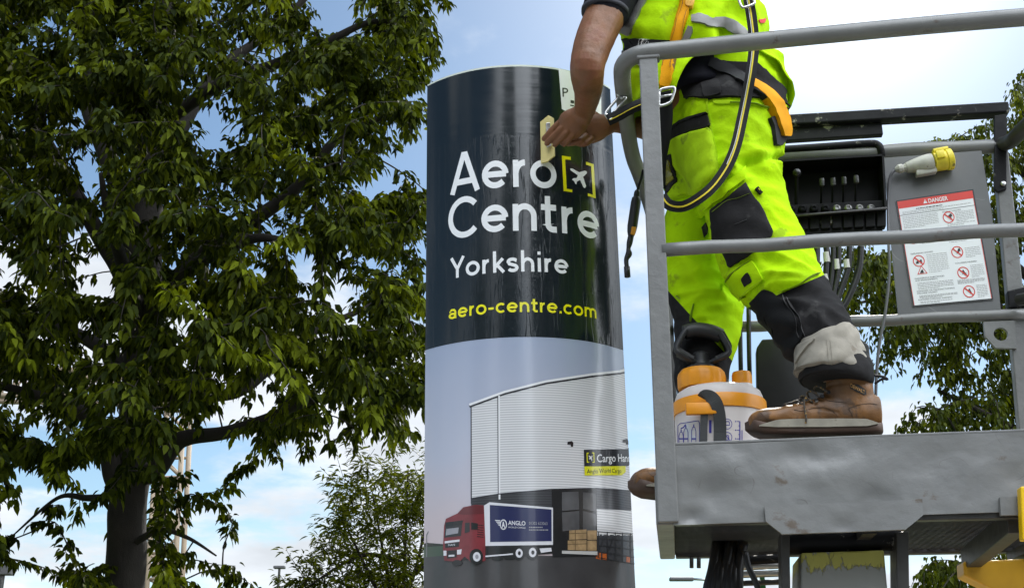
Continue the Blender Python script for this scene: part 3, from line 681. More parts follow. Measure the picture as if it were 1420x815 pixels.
STEEL = mat('bright_steel', (0.55, 0.55, 0.54), .3, 1.0, bump=.0002, bscale=90, rvar=.1)
DARKSTEEL = mat('dark_steel', (0.045, 0.043, 0.041), .45, .3, var=.3, vscale=14, bump=.001, bscale=40)
YELLOWM = mat('machine_yellow', (0.62, 0.34, 0.015), .42, var=.15, vscale=9, spots=(0.16, 0.09, 0.03), sscale=18, samt=.33, bump=.0005, bscale=50)
FITTING = mat('greasy_fitting', (0.22, 0.215, 0.21), .3, .8, var=.5, vscale=60)
lift = thing('boom_lift', B(.6, .3, -1.6), 'grey tubular work platform on a boom lift, danger sign at its back rail', 'boom lift')
def lo(name, bm, m, parent=lift, smooth=False, sharp=None):
    o = obj(name, bm, m, parent, smooth)
    if sharp: o.data.set_sharp_from_angle(angle=R(sharp))
    return o
ZT, ZM, ZK, ZF = 1.597, 1.058, 0.588, 0.412
# top rail: front, round the corner, back along the open side, then down as the rear post
def fz(u, z0, k): return z0 + k * u
bm = bmesh.new()
p = [B(1.32, 0, 1.62), B(.8, 0, 1.615), B(.42, 0, 1.605), B(.06, 0, 1.592)]
c0 = B(-.062, .012, 1.583)
p += [B(0.0, 0.0, 1.590), B(-.035, .006, 1.586), B(-.060, .025, 1.580), B(-.070, .06, 1.570), B(-.070, .2, 1.565), B(-.066, .40, 1.560), B(-.058, .52, 1.55)]
p += [B(-.045, .575, 1.53), B(-.03, .60, 1.49), B(-.01, .615, 1.42), B(.012, .62, 1.3)]
tube(bm, p, .0225, 14, sm=4)
lo('top_rail', bm, TUBEP, smooth=True)
bm = bmesh.new(); tube(bm, [B(.012, .62, 1.32), B(.014, .62, 1.0), B(.014, .62, ZF)], .024, 12)
lo('rear_post', bm, DARKSTEEL, smooth=True)
# front corner post (flat bar) and bolted plate
bm = bmesh.new(); bx(bm, -.024, .022, -.012, .012, .402, 1.574, .003); lo('front_post', bm, GREY)
bm = bmesh.new(); bx(bm, -.030, .028, -.016, .016, 1.566, 1.576, .003); lo('post_weld', bm, GREY, bpy.data.objects['front_post'])
# mid rails
def pix_tube(name, p0, p1, w, r, m=TUBEP, n=12):
    bm = bmesh.new(); a, b = onw(*p0, w), onw(*p1, w)
    pts = [a.lerp(b, i / 8) + EZ * (0.0022 * math.sin(i * 2.3)) for i in range(9)]
    tube(bm, pts, r, n, sm=2); return lo(name, bm, m, smooth=True)
pix_tube('mid_rail', (918, 347), (1500, 314), 0, .0165)
pix_tube('mid_rail', (935, 456.5), (1425, 435), .61, .0165)
pix_tube('rear_top_rail', (905, 226), (1392, 202), .62, .021)
# raised black guard rail over the controls
bm = bmesh.new(); a, b = onw(1060, 172, .62), onw(1397, 152.5, .62); t = (b - a).normalized(); n = EW; s = t.cross(n)
box(bm, (a + b) / 2, t * (b - a).length / 2, n * .022, s * .017, .004)
lo('guard_rail', bm, BLACKP, smooth=False)
bm = bmesh.new(); a, b = onw(1060, 191, .63), onw(1223, 180.5, .63); t = (b - a).normalized(); s = t.cross(n)
box(bm, (a + b) / 2, t * (b - a).length / 2, n * .012, s * .020, .003); lo('guard_plate', bm, BLACKP)
bm = bmesh.new(); tube(bm, [onw(1060, 209, .60), onw(1150, 203, .60), onw(1205, 199, .60), onw(1217, 201, .60), onw(1221, 207, .60), onw(1222, 217, .61)], .011, 10, sm=3); lo('grab_handle', bm, BLACKP, smooth=True)
bm = bmesh.new(); prism(bm, [onw(x, y, .60) for x, y in ((1379, 160), (1396, 158), (1396, 262), (1384, 266), (1379, 262))], EW * .012, bev=.002); lo('guard_bracket', bm, BLACKP)
bm = bmesh.new(); lathe(bm, onw(1391, 255, .598), [(.0, -.004), (.007, -.004), (.007, .004), (0, .004)], 12, axis=EW); lo('bolt', bm, STEEL, bpy.data.objects['guard_bracket'])
# right rear post, right side rails coming forward
bm = bmesh.new(); prism(bm, [onw(x, y, .61) for x, y in ((1378, 206), (1398, 205), (1424, 445), (1436, 600), (1414, 600), (1400, 440))], EW * .03, bev=.003); lo('rear_post', bm, GREY)
bm = bmesh.new(); q = onw(1397, 186, .60); tube(bm, [onw(1388, 200, .62), onw(1401, 196, .56), onw(1418, 180, .47), B(1.12, .3, 1.60), B(1.16, 0, 1.612)], .022, 12, sm=4); lo('side_rail', bm, DARKSTEEL, smooth=True)
bm = bmesh.new(); prism(bm, [onw(x, y, .60) for x, y in ((1397, 403), (1425, 396), (1425, 425), (1399, 427))], EW * .03, bev=.004); lo('rail_clamp', bm, BLACKP)
bm = bmesh.new(); tube(bm, [onw(1412, 416, .58), B(1.18, .3, 1.04), B(1.22, 0, 1.05)], .017, 10, sm=3); lo('side_rail', bm, DARKSTEEL, smooth=True)
bm = bmesh.new()
outer = [(1364, 446), (1407, 444), (1410, 483), (1381, 482), (1366, 466)]; 
P = [onw(x, y, .60) for x, y in dense(outer, 6)]; cc = onw(1388, 463, .60); n = len(P)
A0 = [bm.verts.new(q) for q in P]; A1 = [bm.verts.new(q + EW * .012) for q in P]
H = [cc + (q - cc).normalized() * .019 for q in P]; H0 = [bm.verts.new(q) for q in H]; H1 = [bm.verts.new(q + EW * .012) for q in H]
for i in range(n):
    j = (i + 1) % n
    for f in ((A0[i], A0[j], H0[j], H0[i]), (A1[j], A1[i], H1[i], H1[j]), (A0[j], A0[i], A1[i], A1[j]), (H0[i], H0[j], H1[j], H1[i])): bm.faces.new(f)
bmesh.ops.recalc_face_normals(bm, faces=bm.faces); lo('lifting_lug', bm, GREY)
# kick plate: dented sheet
def sheet(name, poly, w, th, m, dent, step=10, sub=None):
    V, F = cdt(poly, step); bm = bmesh.new(); top = []
    for v in V:
        p = onw(v.x, v.y, w); p = p + EW * dent(v.x, v.y); top.append(bm.verts.new(p))
    bot = [bm.verts.new(t.co + EW * th) for t in top]; ec = {}
    for f in F:
        bm.faces.new([top[i] for i in f]).smooth = True; bm.faces.new([bot[i] for i in reversed(f)])
        for i in range(len(f)):
            e = (f[i], f[(i + 1) % len(f)]); ec.setdefault(tuple(sorted(e)), []).append(e)
    for e in ec.values():
        if len(e) == 1: a, b = e[0]; bm.faces.new((top[b], top[a], bot[a], bot[b]))
    bmesh.ops.recalc_face_normals(bm, faces=bm.faces); o = lo(name, bm, m, sub or lift, True); o.data.set_sharp_from_angle(angle=R(40)); return o
def g2(x, y, cx, cy, sx, sy): return math.exp(-((x - cx) / sx) ** 2 - ((y - cy) / sy) ** 2)
def dent(x, y):
    d = .006 * g2(x, y, 985, 680, 26, 22) + .005 * g2(x, y, 1118, 632, 40, 16) - .004 * g2(x, y, 1150, 655, 40, 22) + .004 * g2(x, y, 1215, 690, 26, 16)
    d += .005 * g2(x, y, 960, 715, 14, 10) - .004 * g2(x, y, 1010, 650, 30, 22) + .004 * g2(x, y, 1405, 655, 24, 20) + .003 * g2(x, y, 1300, 640, 50, 30)
    return 1.5 * d + .0022 * noise.noise(Vector((x * .022, y * .03, 3))) + .0012 * noise.noise(Vector((x * .07, y * .07, 1)))
KP = [(929, 617.5), (1040, 613.5), (1160, 607.5), (1300, 602.5), (1500, 595), (1500, 705), (1389, 709.5), (1279, 713), (1160, 719), (1062, 723), (934, 727.5)]
kick = sheet('kick_plate', KP, -.004, .006, PLATE, dent, 7)
bm = bmesh.new(); a, b = onw(929, 617.0, .02), onw(1500, 594.8, .02); box(bm, (a + b) / 2 + EZ * -.002, (b - a) / 2, EW * .022, EZ * .003, .0015); lo('kick_plate_lip', bm, GREY)
sheet('bracket_plate', [(1060, 701.5), (1160, 697), (1279, 691.5), (1281, 713), (1268, 724), (1256, 733.5), (1170, 737), (1085, 740), (1072, 730), (1062, 722)], -.018, .012, PLATE, lambda x, y: .004 * g2(x, y, 1168, 728, 14, 10) + .001 * noise.noise(Vector((x * .05, y * .05, 8))), 7)
sheet('bracket_plate', [(1387, 689), (1500, 684), (1500, 711), (1388, 714)], -.018, .012, PLATE, lambda x, y: .0008 * noise.noise(Vector((x * .05, y * .05, 5))), 8)
# floor frame and expanded-metal floor
bm = bmesh.new(); bx(bm, -.028, .012, .0, .62, .398, .51, .004); lo('side_sill', bm, GREY)
bm = bmesh.new(); bx(bm, .014, 1.4, .585, .62, .398, .445, .003); lo('rear_sill', bm, DARKSTEEL)
bm = bmesh.new(); bx(bm, .014, 1.4, .006, .035, .398, .425, .002); lo('front_sill', bm, DARKSTEEL)
bm = bmesh.new()
for s in (-1, 1):                            # crossing strands, thin flat strips
    d = Vector((1, s * .52)).normalized(); nrm = Vector((-d.y, d.x))
    for k in range(-60, 90):
        o0 = Vector((0, 0)) + nrm * k * .0165; pts = []
        # clip the line to the floor rectangle
        t0, t1 = -9, 9
        for ax, lo_, hi_ in ((0, .012, 1.38), (1, .034, .586)):
            ta, tb = (lo_ - o0[ax]) / d[ax], (hi_ - o0[ax]) / d[ax]
            t0, t1 = max(t0, min(ta, tb)), min(t1, max(ta, tb))
        if t1 - t0 < .01: continue
        p0, p1 = o0 + d * t0, o0 + d * t1; c = (p0 + p1) / 2; z = ZF + .0016 * s
        D = EU * d.x + EW * d.y; NN = EU * nrm.x + EW * nrm.y
        box(bm, B(c.x, c.y, z), D * (t1 - t0) / 2, NN * .0016, EZ * .0015)
lo('floor_grating', bm, DARKSTEEL)
for u in (.42, .86):
    bm = bmesh.new(); bx(bm, u, u + .03, .034, .586, .375, .397); lo('floor_bearer', bm, DARKSTEEL)
# black foot-pedal guard between the worker's feet, cables behind it
bm = bmesh.new(); prism(bm, [onw(x, y, .5) for x, y in ((1049, 482), (1057, 470), (1186, 463), (1205, 478), (1214, 560), (1214, 640), (1040, 640), (1043, 575), (1050, 545))], EW * .05, bev=.004)
lo('pedal_guard', bm, mat('chipped_black', (0.008, 0.008, 0.0085), .4, var=.3, vscale=15, spots=(0.42, 0.40, 0.36), sscale=15, samt=.33, bump=.0005, bscale=40))
for x0, x1 in ((1026, 1031), (1038, 1044)):
    bm = bmesh.new(); tube(bm, [onw(x0, 420, .58), onw(x0 + 1, 500, .58), onw(x1, 640, .58)], .0065, 8, sm=3); lo('cable', bm, RUBBER, smooth=True)
# control tray (open black box), levers, valve block, hoses
ctl_w = .52
bm = bmesh.new()
q = [onw(x, y, ctl_w) for x, y in ((1064, 223), (1226, 213.5), (1230, 289), (1064, 303))]
cx = sum(q, Vector()) / 4
for i in range(4):
    a, b = q[i], q[(i + 1) % 4]; inn = (cx - (a + b) / 2).normalized() * .006
    prism(bm, [a, b, b + inn, a + inn], EW * .10)
prism(bm, [v + EW * .09 for v in q], EW * .008)
lo('control_tray', bm, BLACKC); tray = bpy.data.objects['control_tray']
bm = bmesh.new(); a, b = onw(1064, 303, ctl_w), onw(1230, 289, ctl_w); tube(bm, [a - EW * .002, b - EW * .002], .0035, 8); lo('tray_edge', bm, DARKSTEEL, tray, True)
def lever(px, py, r, ball, base):
    bm = bmesh.new(); P = onw(px, py, ctl_w - .01)
    if ball: lathe(bm, P - EZ * r, [(0, 0), (r * .6, r * .2), (r * .95, r * .7), (r, r), (r * .9, r * 1.5), (r * .5, r * 1.9), (0, r * 2)], 16, mi=0)
    else: lathe(bm, P - EZ * r * 1.5, [(r * .7, 0), (r, r * .3), (r * .95, r * 2.2), (r * .9, r * 2.4), (r * .8, r * 2.9), (0, r * 3)], 14, axis=EZ - EW * .35, mi=0)
    tube(bm, [P, onw(px - 1, base, ctl_w + .05)], r * .4, 8, mi=1)
    return lo('control_lever', bm, [RUBBER if ball else mat('worn_knob', (.07, .07, .07), .35, .5, var=.6, vscale=70), BLACKC], smooth=True, sharp=40)
lever(1105, 240, .0125, True, 290)
for x, y in ((1139.5, 253), (1155, 252.3), (1170, 251), (1187, 249)): lever(x, y, .0078, False, 285)
bm = bmesh.new(); prism(bm, [onw(x, y, .55) for x, y in ((1078, 285), (1226, 277), (1224, 324), (1090, 331))], EW * .06, bev=.003)
for i in range(9): 
    x = 1092 + i * 15.5; prism(bm, [onw(xx, yy, .54) for xx, yy in ((x, 296 - i * .6), (x + 13, 295.5 - i * .6), (x + 13, 318 - i * .6), (x, 319 - i * .6))], EW * .03, bev=.002)
lo('valve_block', bm, BLACKC); vb = bpy.data.objects['valve_block']
for i in range(8):
    x, y = 1097 + i * 15.8, 290.2 - i * .15; bm = bmesh.new(); P = onw(x, y, .545)
    lathe(bm, P, [(.010, .03), (.010, .012), (.0125, .010), (.0125, -.004), (.010, -.008), (.006, -.010), (.006, -.006), (0, -.006)], 12, axis=EW)
    lo('valve_fitting', bm, FITTING if i > 3 else BLACKC, smooth=True, sharp=35)
hoses = [((1112, 322), (1112, 345), (1108, 385), (1100, 430), (1098, 470), .0085), ((1131, 322), (1133, 350), (1130, 395), (1122, 440), (1120, 480), .009), ((1141, 322), (1147, 350), (1146, 372), (1144, 410), (1140, 470), .009),
         ((1153, 322), (1156, 350), (1153, 385), (1148, 425), (1146, 470), .0085), ((1160, 320), (1163, 345), (1162, 378), (1156, 410), (1150, 470), .0085),
         ((1176, 318), (1178, 345), (1176, 372), (1163, 410), (1158, 430), .0085), ((1193, 318), (1194, 345), (1191, 375), (1178, 410), (1163, 436), .009)]
for h in hoses:
    bm = bmesh.new(); tube(bm, [onw(x, y, .56) for x, y in h[:5]], h[5], 10, sm=4); lo('hydraulic_hose', bm, RUBBER, smooth=True)
    hz = bpy.data.objects['hydraulic_hose'] if h is hoses[0] else [o for o in lift.children if o.name.startswith('hydraulic_hose')][-1]
    bm = bmesh.new(); lathe(bm, onw(h[0][0], h[0][1] - 9, .553), [(.007, 0), (.011, .004), (.011, .012), (.008, .014), (.008, .022), (.012, .024), (.012, .034), (.007, .036)], 8)
    lo('hose_fitting', bm, FITTING, hz, True, 35)
for x, y, k in ((1161, 362, .03), (1147, 352, .03), (1175, 360, .025), (1145, 380, .024)):
    bm = bmesh.new(); lathe(bm, onw(x, y + 12, .559), [(.0096, 0), (.0096, k)], 12); lo('hose_marker', bm, mat('marker_white', (.55, .54, .5), .5), smooth=True, sharp=40)
# sign board on the back rail
SB = [(1226, 219), (1361, 209), (1376, 300), (1388, 432), (1246, 440), (1240, 380), (1232, 300)]
sb = sheet('sign_board', SB, .60, .006, mat('board_grey', (0.11, 0.112, 0.112), .42, var=.12, vscale=6, bump=.0006, bscale=30, spots=(0.30, 0.30, 0.29), sscale=22, samt=.33, scratch=(.22, .22, .22)), lambda x, y: .001 * noise.noise(Vector((x * .02, y * .02, 0))), 10)
# danger notice: its corners in the board's plane
DW = .5985; DC = [onw(1242, 278.5, DW), onw(1349.5, 262.5, DW), onw(1377.5, 415.5, DW), onw(1266, 425.5, DW)]
def dn(s, t, off=0.0): return (DC[0].lerp(DC[1], s)).lerp(DC[3].lerp(DC[2], s), t) - EW * off
def dpoly(bm, st, off, mi):
    vs = [bm.verts.new(dn(s, t, off)) for s, t in st]; f = bm.faces.new(vs); f.material_index = mi
    if f.normal.dot(EW) > 0: f.normal_flip()
def dtext(bm, text, s0, s1, t, h, off, mi, bold=0.0):
    V, F, x0, x1 = font_mesh(text, bold); k = (s1 - s0) / (x1 - x0)
    vs = [bm.verts.new(dn(s0 + (v[0] - x0) * k, t - v[1] / .72 * h, off)) for v in V]
    for f in F:
        try: bm.faces.new([vs[i] for i in f]).material_index = mi
        except ValueError: pass
NOTE = [mat('notice_white', (0.74, 0.76, 0.76), .35), mat('notice_red', (0.62, 0.035, 0.02), .35), mat('notice_ink', (0.02, 0.02, 0.02), .5), mat('notice_grey_ink', (0.40, 0.40, 0.40), .5)]
bm = bmesh.new()
P = [dn(0, 0), dn(1, 0), dn(1, 1), dn(0, 1)]; prism(bm, P, -EW * .001, mi=0)
for q in (((0, 0), (1, 0), (1, .012), (0, .012)), ((0, .988), (1, .988), (1, 1), (0, 1)), ((0, .012), (.016, .012), (.016, .988), (0, .988)), ((.984, .012), (1, .012), (1, .988), (.984, .988))): dpoly(bm, q, .0014, 2)
dpoly(bm, ((.016, .012), (.984, .012), (.984, .082), (.016, .082)), .0014, 1)
dpoly(bm, ((.984, .082), (.977, .082), (.977, .988), (.984, .988)), .0013, 1); dpoly(bm, ((.016, .082), (.022, .082), (.022, .988), (.016, .988)), .0013, 1)
dtext(bm, 'DANGER', .41, .66, .066, .038, .0017, 0, .02); dpoly(bm, ((.345, .066), (.395, .066), (.37, .026)), .0017, 0); dpoly(bm, ((.366, .05), (.374, .05), (.373, .036), (.367, .036)), .0019, 1)
dpoly(bm, ((.02, .146), (.98, .146), (.98, .15), (.02, .15)), .0014, 2)
rr = random.Random(4)
def lines(s0, s1, t0, t1, n, mi=3, h=.006):
    for i in range(n):
        t = t0 + (t1 - t0) * i / max(1, n - 1); s = s0
        e = s1 if i < n - 1 else s0 + (s1 - s0) * .6
        while s < e:
            w = rr.uniform(.012, .045); dpoly(bm, ((s, t), (min(s + w, e), t), (min(s + w, e), t + h), (s, t + h)), .0014, mi); s += w + .007
lines(.24, .80, .10, .10, 1, 2, .009); lines(.06, .94, .118, .132, 2)
lines(.05, .50, .165, .27, 8, 3); dtext(bm, 'STABILITY HAZARD', .56, .80, .176, .012, .0014, 2)
def nosign(s, t, tri=False):
    r = .075; k = .72
    if tri:
        for q in range(3):
            a0, a1 = [R(90 + 120 * (q + j)) for j in (0, 1)]
            A, Bq = (s + r * math.cos(a0), t - r * k * math.sin(a0)), (s + r * math.cos(a1), t - r * k * math.sin(a1))
            C, D = (s + r * .78 * math.cos(a0), t - r * .78 * k * math.sin(a0)), (s + r * .78 * math.cos(a1), t - r * .78 * k * math.sin(a1)); dpoly(bm, (A, Bq, D, C), .0015, 1)
        dpoly(bm, ((s - .03, t + .018), (s + .02, t + .018), (s + .01, t - .014), (s - .012, t - .008)), .0016, 2); return
    for q in range(20):
        a0, a1 = R(18 * q), R(18 * (q + 1))
        dpoly(bm, ((s + r * math.cos(a0), t + r * k * math.sin(a0)), (s + r * math.cos(a1), t + r * k * math.sin(a1)), (s + r * .84 * math.cos(a1), t + r * .84 * k * math.sin(a1)), (s + r * .84 * math.cos(a0), t + r * .84 * k * math.sin(a0))), .0015, 1)
    c = .66 * r; dpoly(bm, ((s - c - .006, t - c * k + .004), (s - c + .006, t - c * k - .004), (s + c + .006, t + c * k - .004), (s + c - .006, t + c * k + .004)), .0019, 1)
    for _ in range(3):
        x, y = s + rr.uniform(-.03, .03), t + rr.uniform(-.02, .02); w = rr.uniform(.012, .022)
        dpoly(bm, ((x - w, y + w * .5), (x + w, y + w * .6), (x + w * .6, y - w * .7), (x - w * .4, y - w * .5)), .0016 + _ * .00008, 2)
for s, t in ((.63, .225), (.14, .375), (.66, .55), (.165, .59), (.69, .74), (.72, .92 - .01)): nosign(s, t)
nosign(.185, .685, True)
lines(.72, .95, .185, .27, 7); lines(.60, .95, .285, .30, 2); lines(.05, .34, .325, .34, 2, 2, .009); lines(.24, .50, .36, .43, 5); lines(.58, .95, .33, .345, 2, 2, .008); lines(.58, .95, .37, .45, 6)
dtext(bm, 'EXPLOSION HAZARD', .08, .36, .525, .013, .0014, 2); lines(.27, .53, .54, .70, 10); lines(.76, .95, .52, .60, 6); dtext(bm, 'COLLISION HAZARD', .61, .88, .655, .013, .0014, 2)
lines(.79, .95, .68, .78, 7); dtext(bm, 'DANGEROUS SUBSTANCES', .08, .45, .755, .013, .0014, 2); dtext(bm, 'AND ENVIRONMENTS', .08, .36, .774, .013, .0014, 2); lines(.10, .55, .79, .845, 5)
dtext(bm, 'DAMAGED OR MALFUNCTIONING', .08, .55, .872, .013, .0014, 2); dtext(bm, 'MACHINE HAZARD', .08, .33, .891, .013, .0014, 2); lines(.10, .58, .905, .925, 3); dtext(bm, 'PLATFORM OVERLOAD WARNING', .08, .50, .95, .013, .0014, 2); lines(.10, .50, .96, .972, 2)
lines(.60, .94, .80, .83, 4); lines(.82, .95, .86, .96, 8)
lo('danger_sign', bm, NOTE, sb)
# boom head and boom below the platform
for x0, x1 in ((1083, 1095), (1243, 1260)):
    bm = bmesh.new(); prism(bm, [onw(x0, 737, .10), onw(x1, 736, .10), onw(x1 + 2, 900, .10), onw(x0 + 2, 900, .10)], EW * .09, bev=.002)
    lo('boom_bracket', bm, DARKSTEEL)
bm = bmesh.new(); a, b = onw(1090, 752, .16), onw(1250, 746, .16); tube(bm, [a, b], .028, 14); lo('pivot_pin', bm, BLACKP, smooth=True, sharp=40)
BP = mat('worn_boom_paint', (0.255, 0.26, 0.245), .5, var=.15, vscale=9, bump=.0015, bscale=40, spots=(0.40, 0.36, 0.06), sscale=26, samt=.46)
def boom_material():
    m = bpy.data.materials.new('boom_yellow_worn_to_grey'); m.use_nodes = True; nt = m.node_tree; p = nt.nodes['Principled BSDF']; L = nt.links.new
    t = nt.nodes.new('ShaderNodeTexCoord'); s = nt.nodes.new('ShaderNodeSeparateXYZ'); L(t.outputs['Object'], s.inputs[0])
    mp = nt.nodes.new('ShaderNodeMapping'); mp.inputs['Scale'].default_value = (1, 1, .45); L(t.outputs['Object'], mp.inputs[0])
    n = nt.nodes.new('ShaderNodeTexNoise'); n.inputs['Scale'].default_value = 60; n.inputs['Detail'].default_value = 8; n.inputs['Roughness'].default_value = .7; L(mp.outputs[0], n.inputs['Vector'])
    zt = onw(1170, 766, .14).z
    mr = nt.nodes.new('ShaderNodeMapRange'); mr.inputs['From Min'].default_value = zt - .075; mr.inputs['From Max'].default_value = zt - .02; mr.inputs['To Min'].default_value = -.35; mr.inputs['To Max'].default_value = .10; L(s.outputs[2], mr.inputs['Value'])
    a = nt.nodes.new('ShaderNodeMath'); L(n.outputs['Fac'], a.inputs[0]); L(mr.outputs[0], a.inputs[1])
    g = nt.nodes.new('ShaderNodeMapRange'); g.inputs['From Min'].default_value = .48; g.inputs['From Max'].default_value = .52; L(a.outputs[0], g.inputs['Value'])
    mx = nt.nodes.new('ShaderNodeMix'); mx.data_type = 'RGBA'; mx.inputs['A'].default_value = (.215, .22, .205, 1); mx.inputs['B'].default_value = (.34, .32, .06, 1); L(g.outputs[0], mx.inputs['Factor']); L(mx.outputs['Result'], p.inputs['Base Color'])
    b = nt.nodes.new('ShaderNodeBump'); b.inputs['Distance'].default_value = .002; L(g.outputs[0], b.inputs['Height']); L(b.outputs[0], p.inputs['Normal']); p.inputs['Roughness'].default_value = .5; return m
bm = bmesh.new(); prism(bm, [onw(1111, 766, .12), onw(1226, 762, .12), onw(1232, 830, .12), onw(1110, 830, .12)], EW * .22, bev=.004)
lo('boom_head', bm, boom_material())
hb = onw(1170, 830, .12)
bm = bmesh.new(); box(bm, Vector((hb.x, hb.y + .11, hb.z / 2 + .38)), EU * .085, EW * .1, EZ * (hb.z / 2 - .385), .006); lo('boom', bm, BP)
bm = bmesh.new(); wbox(bm, hb.x - .45, hb.x + .75, hb.y - .35, hb.y + .55, .40, .78, .03); lo('chassis', bm, YELLOWM)
for sx in (-.3, .6):
    for sy in (-.42, .60):
        bm = bmesh.new(); lathe(bm, (hb.x + sx, hb.y + sy - .06, .33), [(.12, 0), (.30, 0), (.33, .03), (.33, .10), (.30, .13), (.12, .13)], 28, axis=Vector((0, 1, 0))); lo('wheel', bm, RUBBER, smooth=True, sharp=40)
# rods, hoses and pipes beside the boom head
for k, (x0, y0, x1, y1, r, m) in enumerate(((1025, 787, 1083, 783, .0085, STEEL), (1025, 797, 1083, 794, .0085, STEEL), (1028, 778, 1083, 774, .012, BLACKP), (1025, 809, 1083, 806, .007, DARKSTEEL))):
    bm = bmesh.new(); tube(bm, [onw(x0 - 18, y0, .42), onw(x1 + 6, y1, .42)], r, 10); lo('hydraulic_rod', bm, m, smooth=True, sharp=40)
for k in range(7):
    bm = bmesh.new(); x = 986 + k * 6.2
    tube(bm, [onw(x + 8, 752, .36 + .02 * (k % 3)), onw(x + 2 - k * .2, 790, .34), onw(x - 7 + k * 1.0, 830, .33), onw(x - 20, 950, .33)], .0125, 8, sm=3); lo('hydraulic_hose', bm, RUBBER, smooth=True)
bm = bmesh.new(); tube(bm, [onw(1034, 765, .22), onw(1038, 785, .21), onw(1050, 812, .2), onw(1060, 850, .2)], .0075, 8, sm=3); lo('cable', bm, RUBBER, smooth=True)
bm = bmesh.new(); prism(bm, [onw(x, y, .5) for x, y in ((1054, 797), (1060, 797), (1064, 830), (1054, 830))], EW * .02); lo('green_coupling', bm, mat('coupling_green', (0.02, 0.12, 0.03), .4))
bm = bmesh.new()
for cx, cy in ((1238, 792), (1240, 812)): lathe(bm, onw(cx, cy, .2), [(.006, 0), (.018, 0), (.018, .03), (.006, .03)], 14, axis=EU)
lo('pin_collar', bm, DARKSTEEL, smooth=True, sharp=40)
for x in (959, 969):
    bm = bmesh.new(); tube(bm, [onw(x, 772, .58), onw(x, 787, .58)], .0055, 8); lo('bolt', bm, DARKSTEEL, smooth=True)
# yellow arm and dark strut at the right, yellow post edge
bm = bmesh.new(); prism(bm, [onw(x, y, .45) for x, y in ((1336, 778), (1480, 771), (1480, 870), (1376, 816), (1337, 797))], EW * .08, bev=.004); lo('yellow_arm', bm, YELLOWM)
bm = bmesh.new(); p0, p1 = onw(1408, 722, .03), onw(1343, 776, .50); tv = (p1 - p0); box(bm, (p0 + p1) / 2, tv / 2, EU * .018, EZ * .026, .002); lo('strut', bm, DARKSTEEL)
bm = bmesh.new(); prism(bm, [onw(x, y, -.05) for x, y in ((1415, 674), (1440, 673), (1440, 748), (1418.5, 748))], EW * .03, bev=.003); lo('yellow_post', bm, mat('bright_yellow', (0.80, 0.50, 0.0), .4))

# ------------------------------------------------------------------ power plug on its cable
PW = .575; pa, pb = onw(1243, 235, PW), onw(1317, 221, PW); ax = (pb - pa).normalized(); ln = (pb - pa).length
plug = thing('power_plug', onw(1280, 245, PW), 'grey and yellow industrial power plug resting against the rail above the danger sign', 'plug')
bm = bmesh.new(); lathe(bm, pa + ax * ln * .18, [(.0145, 0), (.0165, .008), (.022, .03), (.026, .05), (.0275, .062), (.0275, .075)], 24, axis=ax)
fl = pa + ax * ln * .52 + (-EZ + ax * .1) * .026; box(bm, fl, ax * .030, EW * .012, EZ * .009, .004)
grey_plug = mat('plug_grey', (0.40, 0.39, 0.34), .5, var=.2, vscale=40, bump=.0004, bscale=120, spots=(0.15, 0.13, 0.10), sscale=40, samt=.36)
obj('plug_body', bm, grey_plug, plug, True).data.set_sharp_from_angle(angle=R(35))
bm = bmesh.new(); lathe(bm, pa, [(.006, -.004), (.009, 0), (.0135, .006), (.0135, .016), (.011, .018), (.011, .022), (.0125, .024), (.0125, .032)], 10, axis=ax); obj('cable_gland', bm, grey_plug, plug, True).data.set_sharp_from_angle(angle=R(25))
bm = bmesh.new(); lathe(bm, pa + ax * ln * .69, [(.0245, 0), (.028, .002), (.029, .03), (.0285, .036), (.0315, .038), (.0315, .052), (.026, .055), (.024, .05), (0, .05)], 24, axis=ax)
up = (EZ - ax * ax.z).normalized(); box(bm, pa + ax * ln * .86 + up * .029 - EW * .008, ax * .022, EW * .012, up * .006, .003); box(bm, pa + ax * ln * .80 - EW * .030 + up * .008, ax * .012, EW * .005, up * .012, .003)
obj('plug_shroud', bm, mat('plug_yellow', (0.70, 0.56, 0.03), .45, var=.2, vscale=30, spots=(0.20, 0.15, 0.03), sscale=30, samt=.36, bump=.0004, bscale=90), plug, True).data.set_sharp_from_angle(angle=R(35))
bm = bmesh.new(); tube(bm, [pa - ax * .002, onw(1237, 240, PW), onw(1233, 252, PW + .005), onw(1231.5, 285, PW + .01), onw(1232.5, 340, .56), onw(1233, 380, .56), onw(1228, 430, .56), onw(1219, 480, .56), onw(1215, 530, .56), onw(1214, 600, .56), onw(1214, 690, .5)], .0042, 8, sm=5)
obj('cable', bm, mat('cable_grey', (0.09, 0.09, 0.095), .45), plug, True)
# ------------------------------------------------------------------ the worker
SKIN = mat('skin', (0.20, 0.080, 0.030), .46, var=.22, vscale=22, bump=.0010, bscale=130, fine=.35, spots=(0.20, 0.070, 0.030), sscale=11, samt=.44, rvar=.1)
HIVIS = mat('hi_vis_yellow', (0.40, 0.66, 0.002), .85, var=.13, vscale=11, bump=.0055, bscale=21, fine=.06, spec=.1, spots=(.29, .44, .012), sscale=13, samt=.40)
HIVIS_D = mat('hi_vis_worn_shaded', (0.33, 0.52, 0.006), .85, var=.2, vscale=14, bump=.004, bscale=24, fine=.08, spec=.12, spots=(.22, .33, .015), sscale=16, samt=.43)  # worn cloth, its colour also darkened to stand for shade at the pockets
CANVAS = mat('black_canvas', (0.0125, 0.0115, 0.0118), .8, var=.25, vscale=12, bump=.0045, bscale=20, fine=.06, spec=.2, spots=(.035, .033, .032), sscale=14, samt=.40)
REFLECT = mat('reflective_tape', (0.20, 0.195, 0.185), .45, var=.15, vscale=12, bump=.0008, bscale=60)
WEB_B = mat('black_webbing', (0.010, 0.010, 0.011), .7, spec=.25, bump=.0005, bscale=350)
